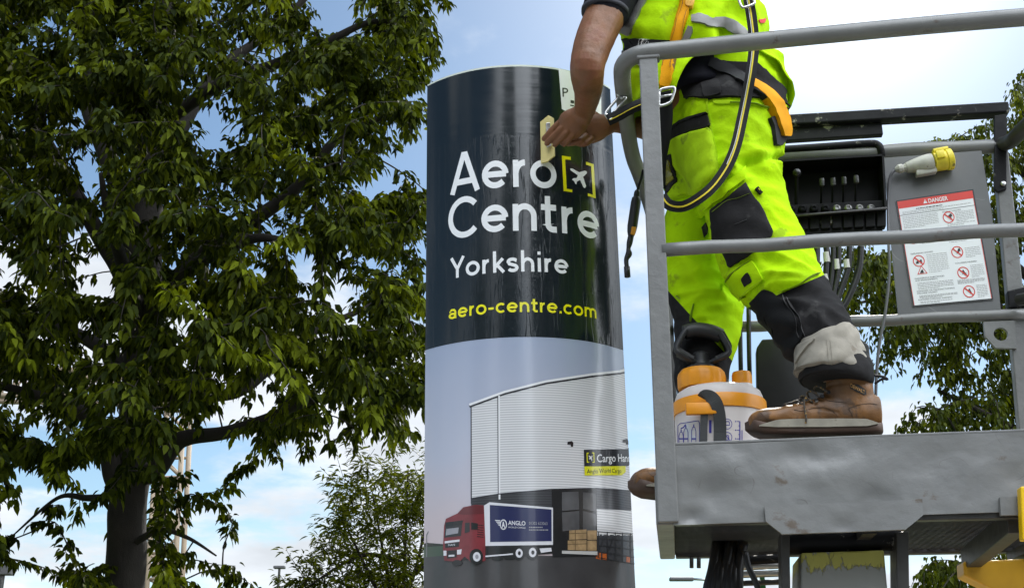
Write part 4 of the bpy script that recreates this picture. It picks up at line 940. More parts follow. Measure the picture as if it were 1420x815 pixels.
WEB_O = mat('orange_webbing', (0.70, 0.30, 0.0), .7, spec=.15, var=.14, vscale=14, bump=.0006, bscale=300, spots=(0.42, 0.16, 0.01), sscale=25, samt=.34)
SHIRT = mat('navy_shirt', (0.008, 0.008, 0.013), .85, spec=.2, var=.2, bump=.001, bscale=60)
CUFF = mat('beige_cuff_lining', (0.27, 0.245, 0.20), .85, var=.25, vscale=14, bump=.0012, bscale=70, fine=.3, spots=(0.17, 0.145, 0.11), sscale=16, samt=.42)
STITCH_Y = mat('yellow_stitch', (0.70, 0.55, 0.02), .6)
STITCH_G = mat('olive_stitch', (0.20, 0.30, 0.01), .7)
WHITE_T = mat('white_tape', (0.6, 0.6, 0.58), .5)
YB = 2.95                                     # depth of the body's middle
# --- body: one skin
bm = bmesh.new()
def L(*st, segs=20, sm=4, **k): loft(bm, list(st), segs, sm, **k)
L(S(985, 150, YB, 62, .7), S(968, 100, YB, 70, .65), S(960, 40, YB, 74, .68), S(955, -20, YB, 86, .72), S(950, -70, YB, 92, .7), S(946, -100, YB, 60, .8), S(944, -125, YB, 34, 1.0), S(938, -160, YB, 32, 1.0))
Hc = at(925, -215, YB)                        # head, turned to the sign
loft(bm, [(Hc - EZ * .115 + Vector((-.01, 0, 0)), .055, .06), (Hc - EZ * .09 + Vector((-.02, 0, 0)), .08, .07), (Hc - EZ * .03, .095, .076), (Hc + EZ * .04, .10, .078), (Hc + EZ * .09, .078, .064), (Hc + EZ * .118, .03, .03)], 24, 4, ref=Vector((0, 1, 0)))
tube(bm, [Hc + Vector((-.085, 0, .03)), Hc + Vector((-.112, 0, -.02)), Hc + Vector((-.09, 0, -.035))], [.010, .015, .012], 8, 2)
for s in (-1, 1):
    tube(bm, [Hc + Vector((.012, s * .074, .03)), Hc + Vector((.018, s * .088, .0)), Hc + Vector((.006, s * .078, -.03))], [.010, .013, .009], 8, 2)
    tube(bm, [Hc + Vector((-.085, s * .015, .035)), Hc + Vector((-.082, s * .05, .035))], .011, 8)
tube(bm, [Hc + Vector((-.088, -.022, -.062)), Hc + Vector((-.094, 0, -.062)), Hc + Vector((-.088, .022, -.062))], .009, 8, 2)
# pelvis and legs beneath the trousers
L(S(1005, 110, YB, 68, .75), S(1006, 170, YB, 70, .75), S(1008, 215, YB, 62, .75), segs=20)
L(S(1012, 190, YB - .07, 52), S(1026, 270, YB - .10, 44), S(1062, 370, YB - .14, 34), S(1110, 430, YB - .21, 34), S(1150, 500, YB - .30, 20), S(1156, 530, YB - .305, 15))
L(S(992, 190, YB + .08, 46), S(972, 300, YB + .10, 36), S(972, 400, YB + .10, 28), S(972, 480, YB + .08, 24), S(982, 570, YB + .05, 18), S(990, 640, YB + .03, 17))
# near (left) arm
EL = 2.80
L(S(868, -70, 2.86, 44), S(856, -20, 2.84, 33), S(842, 15, 2.82, 28.5), S(829, 45, 2.81, 27.5), S(818, 75, 2.80, 25.5), S(814.5, 95, 2.80, 24), S(815, 112, 2.84, 22.5), S(815, 130, 2.90, 19), S(812, 148, 2.96, 15.5), S(809, 158, 2.985, 14.0, .8), S(805, 166, 3.0, 15, .65), segs=24)
# far (right) arm, coming from behind the chest
L(S(945, -60, 3.08, 44), S(955, 40, 3.14, 30), S(945, 150, 3.14, 26), S(915, 178, 3.12, 19), S(880, 175, 3.10, 14.5), S(857, 172.5, 3.09, 12.0), S(845, 172, 3.085, 12.5, .9), segs=20)
bodyA = bm
# hands at finer size
def finger(bm, pts, r0, r1, Yl):
    n = len(pts); P = [at(x, y, Yl[i] if isinstance(Yl, (list, tuple)) else Yl) for i, (x, y) in enumerate(pts)]
    rs = [r0 + (r1 - r0) * i / (n - 1) for i in range(n)]
    P2 = crom(P, 4); R2 = crom(rs, 4)
    # knuckle swelling and a round tip
    m = len(P2)
    for i in range(m):
        f = i / (m - 1) * (n - 1); k = abs(f - round(f)); R2[i] *= 1 + .07 * (1 - 2 * k) * (0 < round(f) < n - 1)
    t = (P2[-1] - P2[-2]).normalized(); e = R2[-1]
    P2 += [P2[-1] + t * e * .55, P2[-1] + t * e * .9]; R2 += [e * .8, e * .35]
    tube(bm, P2, R2, 12)
YH = 3.01
loft(bm, [S(808, 156, 2.985, 14.0, .8), S(803, 163, 3.0, 17.5, .6), S(796, 170, YH, 20.5, .5), S(789, 176, YH + .012, 20.5, .48), S(783, 180, YH + .02, 17, .5)], 20, 4)
finger(bm, [(789, 162), (776, 171), (764, 182), (754.5, 192.5)], .0108, .0082, [YH + .012, YH + .02, YH + .035, YH + .052])
finger(bm, [(789, 170), (777, 180), (767, 190), (758.5, 199)], .0112, .0084, [YH + .005, YH + .012, YH + .03, YH + .05])
finger(bm, [(791, 178), (783, 187), (775, 195), (769.5, 201)], .0105, .0080, [YH + .006, YH + .012, YH + .03, YH + .045])
finger(bm, [(797, 184), (791, 191), (786, 197), (782, 201)], .0092, .0072, [YH + .010, YH + .016, YH + .03, YH + .045])
finger(bm, [(800, 170), (789, 182), (779, 190), (770, 195)], .0125, .009, [YH + .025, YH + .055, YH + .06, YH + .06])      # thumb behind the grip
# right hand under the left
YR = 3.075
loft(bm, [S(849, 172, 3.085, 12.0, .9), S(839, 174, YR, 15.5, .7), S(827, 177, YR, 19.5, .55), S(815, 180, YR, 20, .5), S(806, 182, YR, 17, .5)], 20, 4)
finger(bm, [(812, 168), (799, 176), (788, 184), (779, 190)], .0108, .0082, [YR - .005, YR - .012, YR - .01, YR])
finger(bm, [(810, 180), (800, 188), (790, 194), (780, 199)], .0112, .0084, [YR - .010, YR - .02, YR - .015, YR - .005])
finger(bm, [(814, 188), (805, 195), (796, 198), (787, 199.5)], .0105, .0080, [YR - .010, YR - .02, YR - .016, YR])
finger(bm, [(822, 192), (814, 198), (806, 200), (799, 199)], .0092, .0072, [YR - .005, YR - .014, YR - .01, YR])
finger(bm, [(832, 166), (822, 158), (811, 158), (802, 164)], .012, .0088, [YR - .01, YR - .01, YR, YR + .01])
body_bm = remesh(bm, .0027, 2, .5)
for v in body_bm.verts:                       # slight muscle and vein relief
    v.co += v.normal * (.0008 * noise.noise(v.co * 45) + .0012 * noise.noise(v.co * 17))
me = bpy.data.meshes.new('person'); base = at(1000, 690, YB); base.z = at(1000, 640, 2.95).z
for v in body_bm.verts: v.co -= base
body_bm.to_mesh(me); body_bm.free()
person = link_mesh('person', me, SKIN); person.location = base
tag(person, 'worker in hi-vis yellow vest and trousers with an orange harness, smoothing film onto the sign', 'person')
def po(name, bm, m, parent=person, smooth=True, sharp=None):
    o = obj(name, bm, m, parent, smooth)
    if sharp: o.data.set_sharp_from_angle(angle=R(sharp))
    return o
bm = bmesh.new(); loft(bm, [(Hc - EZ * .02 + Vector((.03, 0, 0)), .085, .082), (Hc + EZ * .05 + Vector((.01, 0, 0)), .106, .086), (Hc + EZ * .10 + Vector((.008, 0, 0)), .085, .072), (Hc + EZ * .13, .03, .03)], 20, 4, ref=Vector((0, 1, 0)))
po('hair', bm, mat('brown_hair', (0.03, 0.018, 0.01), .6, bump=.003, bscale=200))

# --- trousers: pelvis and both legs in one cloth surface
bm = bmesh.new()
L(S(1006, 88, YB, 80, .72), S(1008, 120, YB, 80, .74), S(1010, 160, YB, 80, .78), S(1009, 200, YB, 75, .82), S(1006, 235, YB, 62, .85), segs=32)
L(S(1012, 150, YB - .06, 66, .9), S(1015, 200, YB - .08, 62, 1), S(1020, 240, YB - .10, 59, 1), S(1030, 280, YB - .12, 58, 1), S(1043, 320, YB - .135, 58, 1), S(1062, 358, YB - .145, 59, 1), S(1084, 395, YB - .17, 56, 1), S(1110, 432, YB - .215, 52, 1), S(1132, 462, YB - .26, 49, 1), S(1148, 488, YB - .29, 40, 1.0), S(1156, 510, YB - .30, 36, 1.0), segs=36)
L(S(998, 170, YB + .07, 66, .9), S(985, 230, YB + .10, 56, 1), S(972, 290, YB + .11, 48, 1), S(970, 345, YB + .11, 48, 1), S(974, 395, YB + .11, 50, 1), S(979, 430, YB + .10, 47, 1), S(977, 465, YB + .09, 43, 1), S(973, 510, YB + .07, 40, 1), S(978, 560, YB + .05, 38, 1), S(985, 622, YB + .03, 37, 1.1), segs=36)
tr = remesh(bm, .0048, 12, .6)
tr.normal_update()
def fold(p, x, y):
    d = .011 * noise.noise(p * 7.5 + Vector((3, 1, 7)))
    # drawn folds round the knee, hip and ankle: ridged noise stretched along the cloth's pull
    q = Vector((p.x * 9 - p.z * 6, p.y * 6, p.z * 16 + p.x * 10)); r = 1 - abs(noise.noise(q)) * 2.4
    k = .30 + 1.0 * g2(x, y, 1060, 390, 60, 45) + 1.1 * g2(x, y, 1050, 225, 60, 22) + 1.0 * g2(x, y, 1130, 470, 50, 40) + .7 * g2(x, y, 975, 420, 40, 60) + .8 * g2(x, y, 1000, 250, 40, 30)
    d += .0125 * k * max(-.8, r)
    q2 = Vector((p.x * 22, p.y * 22, p.z * 30)); d += .0026 * noise.noise(q2)
    q3 = Vector((p.x * 17 + p.z * 9, p.y * 10, p.z * 24 - p.x * 12)); d += .0060 * k * (.35 - 2.2 * abs(noise.noise(q3)))
    # deep crease under the seat
    s = (y - 222 - (1060 - x) * .16); d -= .011 * math.exp(-(s / 4.0) ** 2) * (1 if 1012 < x < 1100 else 0) * min(1, max(0, (x - 1012) / 22)) 
    d += .006 * math.exp(-((s + 9) / 6.0) ** 2) * (1 if 1012 < x < 1100 else 0) * min(1, max(0, (x - 1012) / 22))
    return d
for v in tr.verts:
    x, y = proj(v.co); v.co += v.normal * fold(v.co, x, y)
def cut_line(bm, p0, p1, test):
    n = ray(*p0).cross(ray(*p1)).normalized(); fs = [f for f in bm.faces if test(*proj(f.calc_center_median()))]
    g = list({v for f in fs for v in f.verts}) + list({e for f in fs for e in f.edges}) + fs
    bmesh.ops.bisect_plane(bm, geom=g, plane_co=CAM, plane_no=n, dist=1e-6)
near = lambda x, y: x > 990 and 340 < y < 450 and x + .55 * (y - 340) > 1010
cut_line(tr, (1140, 382), (1081, 407.5), lambda x, y: x > 1040 and 350 < y < 450)
cut_line(tr, (1081, 407.5), (1058, 388), lambda x, y: 1000 < x < 1110 and 340 < y < 460)
cut_line(tr, (953, 432), (1018, 503), lambda x, y: x < 1030 and y > 400)
def below(p0, p1, x, y): return y > p0[1] + (p1[1] - p0[1]) * (x - p0[0]) / (p1[0] - p0[0])
for f in tr.faces:
    c = f.calc_center_median(); x, y = proj(c); f.smooth = True
    isnear = c.y < YB + .02 - (.0 if y < 350 else .05)
    if x > 1000 and y > 340 and not (x < 1026 and y > 425 and c.y > 2.9) and x + (y - 430) * -.6 > 985 and c.y < 2.97:
        f.material_index = 1 if (below((1140, 382), (1081, 407.5), x, y) and (x > 1081 or below((1081, 407.5), (1058, 388), x, y))) else 0
    elif y > 400: f.material_index = 1 if below((953, 432), (1018, 503), x, y) else 0
CL_T = Cloth(tr)
trousers = po('trousers', tr, [HIVIS, CANVAS])
# patches and pockets on the trousers
D = lambda name, poly, m, off=.003, parent=trousers, cl=None, **k: decal(name, poly, cl or CL_T, m, parent, off, **k)
D('waistband', [(945, 122), (958, 100), (1000, 84), (1050, 88), (1092, 128), (1096, 146), (1060, 139), (1010, 137), (975, 140), (962, 136), (950, 140)], CANVAS, .010)
D('pocket_flap', [(972, 118), (1000, 112), (1004, 134), (978, 142)], CANVAS, .016)
D('pocket_yoke', [(986, 139), (1012, 139), (1050, 142), (1072, 152), (1074, 158), (1048, 148), (1012, 146), (988, 147)], HIVIS_D, .0045)
D('side_seam', [(977, 136), (983, 135), (986, 160), (994, 200), (1000, 240), (996, 241), (988, 200), (980, 160)], HIVIS_D, .0045)
D('holster_pocket', [(931, 196), (950, 186), (989, 179), (994, 205), (1000, 238), (990, 256), (975, 268), (948, 276), (933, 282), (929, 262), (927, 225)], HIVIS_D, .020, bulge=.006)
D('pocket_mouth', [(930, 184), (948, 170), (984, 158.5), (989, 178), (960, 184), (930, 200)], CANVAS, .012)
D('pocket_hem', [(930, 179), (948, 166), (984, 154.5), (986, 160), (950, 172), (931, 186)], CANVAS, .015)
CL_P = None
D('id_window', [(930.5, 221), (944, 210.5), (949.5, 258), (933, 272)], CANVAS, .030)
D('id_card', [(933, 225), (942, 217), (946.5, 255), (935, 264)], mat('id_plastic', (0.20, 0.19, 0.02), .2, var=.3, vscale=30), .032)
D('knee_flap', [(960, 296), (1000, 262), (1031, 229), (1034, 252), (1000, 277), (972, 304), (962, 306)], HIVIS, .012)
D('knee_pad', [(984, 291), (1000, 279), (1034, 251), (1040, 262), (1056, 285), (1074, 322), (1070, 333), (1050, 345), (1046, 352), (1012, 374), (1002, 350), (988, 334)], CANVAS, .006, bulge=.003)
D('knee_pad_seam', stroke_poly([(990, 296), (1012, 278), (1040, 268)], 1.6), STITCH_G, .0105, step=3)
D('knee_fold', stroke_poly([(1018, 312), (1038, 304)], 1.5), mat('grey_thread', (.10, .10, .10), .7), .0105, step=3)
D('thigh_patch', [(971, 315), (980, 306), (984, 318), (976, 334)], CANVAS, .005)
D('cloth_tag', [(1045, 263), (1050, 260.5), (1057.5, 269), (1053, 271.5)], CANVAS, .010, step=2)
D('tag_print', [(1048, 263.5), (1050, 262.5), (1053, 266), (1051, 267)], STITCH_Y, .0115, step=2)
D('shin_flap', [(1001, 392), (1045, 359), (1063, 389), (1024, 420.5)], HIVIS, .009)
D('shin_tag', [(1028, 384), (1041, 376), (1049, 391), (1036, 401)], CANVAS, .0115)
D('shin_panel', [(1032, 425), (1060, 398), (1078, 408), (1100, 430), (1118, 462), (1100, 486), (1086, 480), (1060, 462)], mat('black_cordura', (0.006, 0.006, 0.0065), .8, spec=.2, bump=.0006, bscale=200), .005)
for q in ([(1004, 390), (1043, 361)], [(1022, 417), (1060, 388)], [(1083, 405), (1110, 393), (1136, 380)], [(1010, 143.5), (1048, 145), (1070, 154)], [(984, 182), (990, 210), (996, 240)], [(931, 204), (950, 193), (989, 184)], [(964, 302), (1002, 272), (1034, 248)], [(938, 408), (945, 415)], [(958, 448), (963, 420)]):
    D('seam', stroke_poly(dense(q, 6, False), 1.1), STITCH_G, .0128 if q[0][0] < 990 and q[0][1] < 300 and q[0][1] > 180 else .0098, step=3)
for q in ([(1092, 412), (1108, 440), (1117, 468)], [(1086, 410), (1102, 438), (1110, 470)]): D('seam', stroke_poly(dense(q, 6, False), 1.1), mat('black_thread', (.05, .048, .048), .7), .008, step=3)
# turned-up cuff and hem over the near boot
YC = YB - .30
bm = bmesh.new(); L(S(1143, 464, YC, 40, 1.05), S(1147, 474, YC, 44, 1.1), S(1150, 490, YC, 48, 1.1), S(1152, 506, YC, 51, 1.1), S(1153, 516, YC, 52, 1.1), S(1153, 521, YC, 48, 1.1), segs=56)
bmesh.ops.subdivide_edges(bm, edges=bm.edges[:], cuts=1, use_grid_fill=True); bm.normal_update()
for v in bm.verts:
    p = v.co; q = Vector((p.x * 12 + p.z * 8, p.y * 10, p.z * 20 - p.x * 14)); v.co += v.normal * (.0048 * (0.5 - abs(noise.noise(q)) * 2.2) + .0015 * noise.noise(p * 40))
CL_C = Cloth(bm.copy()); cuff = po('turned_up_cuff', bm, CUFF, trousers)
D('cuff_seam', stroke_poly(dense([(1146, 470), (1148, 490), (1150, 512)], 5, False), 1.2), mat('cuff_thread', (.16, .14, .11), .8), .0012, cuff, CL_C, step=3); D('cuff_seam', stroke_poly(dense([(1151, 470), (1153, 490), (1155, 512)], 5, False), 1.2), MATS['cuff_thread'], .0012, cuff, CL_C, step=3)
D('cuff_lip', stroke_poly([(1094, 524), (1103, 502), (1118, 482), (1132, 469)], [5, 7, 7, 4], 4), CUFF, .006, cuff, CL_C)
bm = bmesh.new(); L(S(1155, 500, YC, 47, 1.1), S(1158, 510, YC, 51, 1.1), S(1160, 519, YC, 52, 1.1), S(1161, 527, YC, 50.5, 1.1), S(1161, 532, YC, 46, 1.1), segs=56)
bmesh.ops.subdivide_edges(bm, edges=bm.edges[:], cuts=1, use_grid_fill=True); bm.normal_update()
for v in bm.verts: p = v.co; v.co += v.normal * (.006 * noise.noise(p * 12 + Vector((4, 0, 0))) + .002 * noise.noise(p * 40)) 
po('hem', bm, CANVAS, trousers)

bm = bmesh.new(); L(S(968, 138, YB, 80, .74), S(966, 100, YB, 82, .66), S(960, 40, YB, 82, .62), S(955, -20, YB, 88, .68), S(950, -70, YB, 95, .72), S(946, -92, YB, 66, .8), segs=40)
bm.normal_update()
for v in bm.verts: v.co += v.normal * .004 * noise.noise(v.co * 14)
po('shirt', bm, SHIRT)
# --- vest: rings of cloth with a free, shaped hem
def hem_y(x): return float(np.interp(x, [860, 880, 900, 925, 934, 945, 958, 980, 1003, 1020, 1045, 1070, 1092, 1106], [150, 163, 172, 170, 160, 138, 118, 104, 94, 92, 104, 122, 143, 150]))
NS, NT = 150, 44; bm = bmesh.new(); grid = []
prof = [(-150, 952, 40), (-120, 954, 74), (-90, 956, 98), (-50, 955, 100), (-10, 955, 96.5), (30, 956, 97.5), (60, 960, 98.5), (90, 968, 102), (120, 977, 109), (150, 985, 114), (175, 990, 116)]
py_ = [q[0] for q in prof]; pc_ = [q[1] for q in prof]; ph_ = [q[2] for q in prof]
vy = lambda y: (np.interp(y, py_, pc_), np.interp(y, py_, ph_))
for j in range(NT):
    row = []
    for i in range(NS):
        th = 2 * math.pi * i / NS; c, s = math.cos(th), math.sin(th)
        # find the hem below this angle: iterate as the ring widens downwards
        hy = 130
        for _ in range(4):
            cx, hw = vy(hy); x = cx + hw * c; hy = hem_y(x) if s < .15 else 152
            if -.1 < s < .3: hy = hy
        t = j / (NT - 1); y = -150 + (hy + 150) * t; cx, hw = vy(y); P = at(cx, y, YB); a = hw * mpp(P)
        row.append(P + Vector((a * math.copysign(abs(c) ** .86, c), a * .74 * math.copysign(abs(s) ** .86, s), 0)))
    grid.append(row)
vv = [[bm.verts.new(p) for p in r] for r in grid]
for j in range(NT - 1):
    for i in range(NS): bm.faces.new((vv[j][i], vv[j][(i + 1) % NS], vv[j + 1][(i + 1) % NS], vv[j + 1][i])).smooth = True
bmesh.ops.recalc_face_normals(bm, faces=bm.faces); bm.normal_update()
cen = at(965, 60, YB)
for v in bm.verts:
    p = v.co; x, y = proj(p); n = Vector((p.x - cen.x, (p.y - cen.y) * 1.4, 0)).normalized()
    q = Vector((p.x * 9 + p.z * 7, p.y * 7, p.z * 9 - p.x * 9)); r = .55 - abs(noise.noise(q)) * 2.0
    d = .022 * r + .012 * noise.noise(p * 8) + .0034 * noise.noise(p * 30)
    d -= .016 * math.exp(-((y - (62 + (x - 900) * .1)) / 12) ** 2) * (1 if x < 975 else max(0, 1 - (x - 975) / 60))      # drawn in by the belt
    d += .012 * math.exp(-((y - 35) / 14) ** 2) * (1 if x < 990 else .3)
    flare = max(0, (y - 85) / 70); d += .012 * flare * (1 + .8 * math.sin(x * .12))
    d -= .012 * g2(x, y, 1005, 60, 6, 60) - .010 * g2(x, y, 990, 60, 8, 55)                                                # long fold beside the strap
    v.co += n * d
fv = bm.faces[:]
CL_V = Cloth(bm.copy())
ext = bmesh.ops.solidify(bm, geom=fv, thickness=.0035)
vest = po('vest', bm, HIVIS)
V_ = lambda name, poly, m, off=.003, parent=vest, **k: decal(name, poly, CL_V, m, parent, off, **k)
V_('reflective_band', stroke_poly([(900, -30), (888, 0), (874, 24), (866, 48)], [20, 21, 22, 22], 4), REFLECT, .008)
V_('reflective_band', stroke_poly([(958, 28), (972, 27), (986, 33), (1003, 32), (1022, 42), (1038, 60), (1052, 66), (1060, 62)], [12, 14, 15, 17, 18, 17, 14, 10], 4), REFLECT, .008)
V_('reflective_band', stroke_poly([(864, 78), (880, 80), (902, 96), (906, 124)], [16, 17, 17, 15], 4), REFLECT, .008)
V_('reflective_band', stroke_poly([(946, 64), (955, 48), (958, 36)], [10, 13, 8], 3), REFLECT, .008)
V_('reflective_band', stroke_poly([(1064, 88), (1072, 100), (1074, 110)], [8, 9, 6], 3), REFLECT, .008)
V_('red_tab', [(1051, 27), (1062, 26), (1060, 33), (1052, 33)], mat('red_tab', (.6, .02, .02), .6), .004, step=2)
bm = bmesh.new(); ribbon(bm, [at(1078, 134, 2.87), at(1088, 142, 2.86), at(1095, 147, 2.86), at(1094, 151, 2.86), at(1088, 148, 2.86)], .006, .002, face=EZ); po('hem_binding', bm, CANVAS, vest)
# sleeve of the shirt
bm = bmesh.new(); L(S(872, -90, 2.87, 54, .9), S(866, -40, 2.85, 44), S(853, -14, 2.835, 37), S(844, 6, 2.825, 34), S(840, 18, 2.82, 32.5), S(839, 20, 2.82, 28), segs=32)
bm.normal_update()
for v in bm.verts: v.co += v.normal * (.004 * noise.noise(v.co * 14) + .0015 * noise.noise(v.co * 40))
po('shirt_sleeve', bm, SHIRT)
bm = bmesh.new(); L(S(839.6, 15.5, 2.82, 33.6), S(839, 20.3, 2.82, 33.2), segs=32, sm=2); po('sleeve_hem', bm, mat('sleeve_hem', (.03, .03, .04), .8), bpy.data.objects['shirt_sleeve'])

# --- harness
harness_bm = bmesh.new(); V, F = cdt(stroke_poly(dense([(859, 62), (880, 62.5), (905, 63.5), (930, 66), (965, 71)], 8, False), 21.5), 5)
harness_bm.free()
harness = V_('harness', stroke_poly(dense([(857, 62), (880, 62.5), (905, 63.5), (930, 66), (966, 71)], 8, False), 21.0), WEB_B, .012, parent=person)
H_ = lambda name, poly, m, off, **k: decal(name, poly, CL_V, m, harness, off, **k)
H_('stitching', stroke_poly([(889, 69), (892, 69), (894, 54), (897, 54), (891, 69), (897, 62)], .9), WHITE_T, .0138, step=2)
for a, b in (((888, 70), (901, 71)), ((891, 54), (903, 55)), ((888, 70), (891, 54)), ((901, 71), (903, 55)), ((889, 65), (899, 55)), ((892, 70), (902, 60)), ((890, 59), (900, 70))): H_('stitching', stroke_poly([a, b], .8), WHITE_T, .0138, step=2)
for a, b in (((945, 68), (948, 61)), ((945, 68), (957, 70)), ((948, 61), (960, 64)), ((948, 67), (956, 63))): H_('stitching', stroke_poly([a, b], .8), WHITE_T, .0138, step=2)
H_('shoulder_strap', stroke_poly(dense([(962, -60), (957, -20), (949, 10), (941, 38), (933, 70), (927, 100), (920, 125)], 8, False), [21] * 9 + [20] * 9 + [17.5] * (len(dense([(962, -60), (957, -20), (949, 10), (941, 38), (933, 70), (927, 100), (920, 125)], 8, False)) - 18)), WEB_O, .020)
H_('strap_label', [(949, -2), (966, 2), (962, 16), (945, 12)], mat('strap_label', (.80, .42, .05), .5), .0225)
for k in range(5): H_('label_print', [(951.5 + k * .2, 1 + k * 2.2), (953.5, 1.4 + k * 2.2), (953, 2.6 + k * 2.2), (951, 2.2 + k * 2.2)], mat('label_ink', (.08, .04, .02), .6), .0240, step=2)
for off_ in (-8, 8):
    H_('strap_stitching', stroke_poly(dense([(958 + off_, -20), (949.5 + off_, 10), (941.5 + off_, 38), (933.5 + off_ * .95, 70), (927.5 + off_ * .85, 100)], 6, False), .8), mat('brown_thread', (.16, .07, .01), .7), .0226, step=3)
# buckle
bm = bmesh.new(); bp = [at(x, y, 2.735) for x, y in ((914.5, 128), (917.5, 124), (932, 121.5), (935.5, 124.5), (931, 139), (927, 143.5), (916, 147), (913.5, 143))]
tube(bm, bp + bp[:1], .0042, 8, 3); tube(bm, [at(915, 135, 2.735), at(932, 131.5, 2.735)], .0038, 8)
po('buckle', bm, STEEL, harness)
bm = bmesh.new(); prism(bm, [at(x, y, 2.742) for x, y in ((916, 128), (932, 124), (929, 139), (916, 143))], Vector((0, .005, 0)), bev=.001); po('buckle_plate', bm, WEB_B, harness)
bm = bmesh.new(); ribbon(bm, [at(923, 138, 2.745), at(924, 160, 2.77), at(921, 190, 2.80), at(915, 225, 2.84), at(914, 262, 2.88)], .034, .004); po('leg_strap', bm, WEB_B, harness)
# hip straps over the waist
H2 = lambda name, poly, m, off, **k: decal(name, poly, CL_T, m, harness, off, **k)
H_('hip_strap', stroke_poly(dense([(975, 88), (1000, 90), (1018, 98)], 8, False), 17), WEB_B, .012)
H2('hip_strap', stroke_poly(dense([(985, 88), (1010, 99), (1036, 117), (1058, 132), (1076, 150)], 8, False), 17), WEB_B, .020)
H2('leg_strap', stroke_poly([(1028, 110), (1044, 120), (1061, 134), (1073, 152), (1081, 174), (1082, 190)], [14, 15, 17, 18, 18, 12], 4), WEB_O, .022)
H2('leg_strap', stroke_poly([(1072, 160), (1079, 180), (1076, 205)], [22, 22, 12], 4), WEB_B, .012)
# lanyard: loop of webbing from the back buckle round the thigh
lan = [(1030, -40, 2.72), (1038, 0, 2.715), (1043, 30, 2.71), (1045.5, 60, 2.71), (1043, 90, 2.71), (1037, 125, 2.71), (1029, 165, 2.705), (1021, 200, 2.70), (1010, 228, 2.70), (992, 255, 2.70), (972, 273, 2.70), (948, 286, 2.71), (928, 284, 2.73), (918, 272, 2.76)]
bm = bmesh.new(); ribbon(bm, [at(*q) for q in lan], .0275, .0035, 5); lany = po('lanyard', bm, WEB_B, harness, smooth=False)
bm = bmesh.new(); ribbon(bm, [at(x, y, Y - .003) for x, y, Y in lan], .0040, .003, 5); po('lanyard_stripe', bm, STITCH_Y, harness, smooth=False)
bm = bmesh.new(); ribbon(bm, [at(x - 2.2, y, Y - .003) for x, y, Y in lan[:9]], .0018, .003, 5); po('lanyard_stripe', bm, WHITE_T, harness, smooth=False)
bm = bmesh.new(); bp = [at(x, y, 2.70) for x, y in ((1023, -4), (1028, 9), (1033, 10.5), (1044, 6.5), (1046, 3), (1042, -8))]; tube(bm, bp, .0038, 8, 3); po('buckle', bm, STEEL, harness)
# carabiner and short lanyard at the rail
bm = bmesh.new(); cp = [(845, 166), (840.5, 160), (841, 154.5), (860, 133.5), (864.5, 132), (867, 135), (866, 139), (850, 158), (848, 165)]
tube(bm, [at(x, y, 2.80) for x, y in cp] + [at(845, 166, 2.80)], .0040, 8, 4); po('carabiner', bm, STEEL, harness)
bm = bmesh.new(); tube(bm, [at(x, y, 2.80) for x, y in ((861, 136), (857, 131), (856, 123), (860, 118), (866, 117))], .0042, 8, 4); tube(bm, [at(862, 137, 2.79), at(868, 131, 2.81)], .004, 8); po('snap_hook', bm, STEEL, harness)
bm = bmesh.new(); ribbon(bm, [at(843, 167, 2.80), at(856, 161, 2.80), at(876, 150, 2.80), at(900, 140, 2.80), at(925, 128, 2.82)], .030, .006, 3); po('tether_strap', bm, WEB_B, harness)
bm = bmesh.new(); ribbon(bm, [at(845, 166.5, 2.795), at(857, 161, 2.795), at(876, 150.5, 2.795), at(900, 140.5, 2.795)], .0025, .004, 3); po('tether_stripe', bm, STITCH_Y, harness)

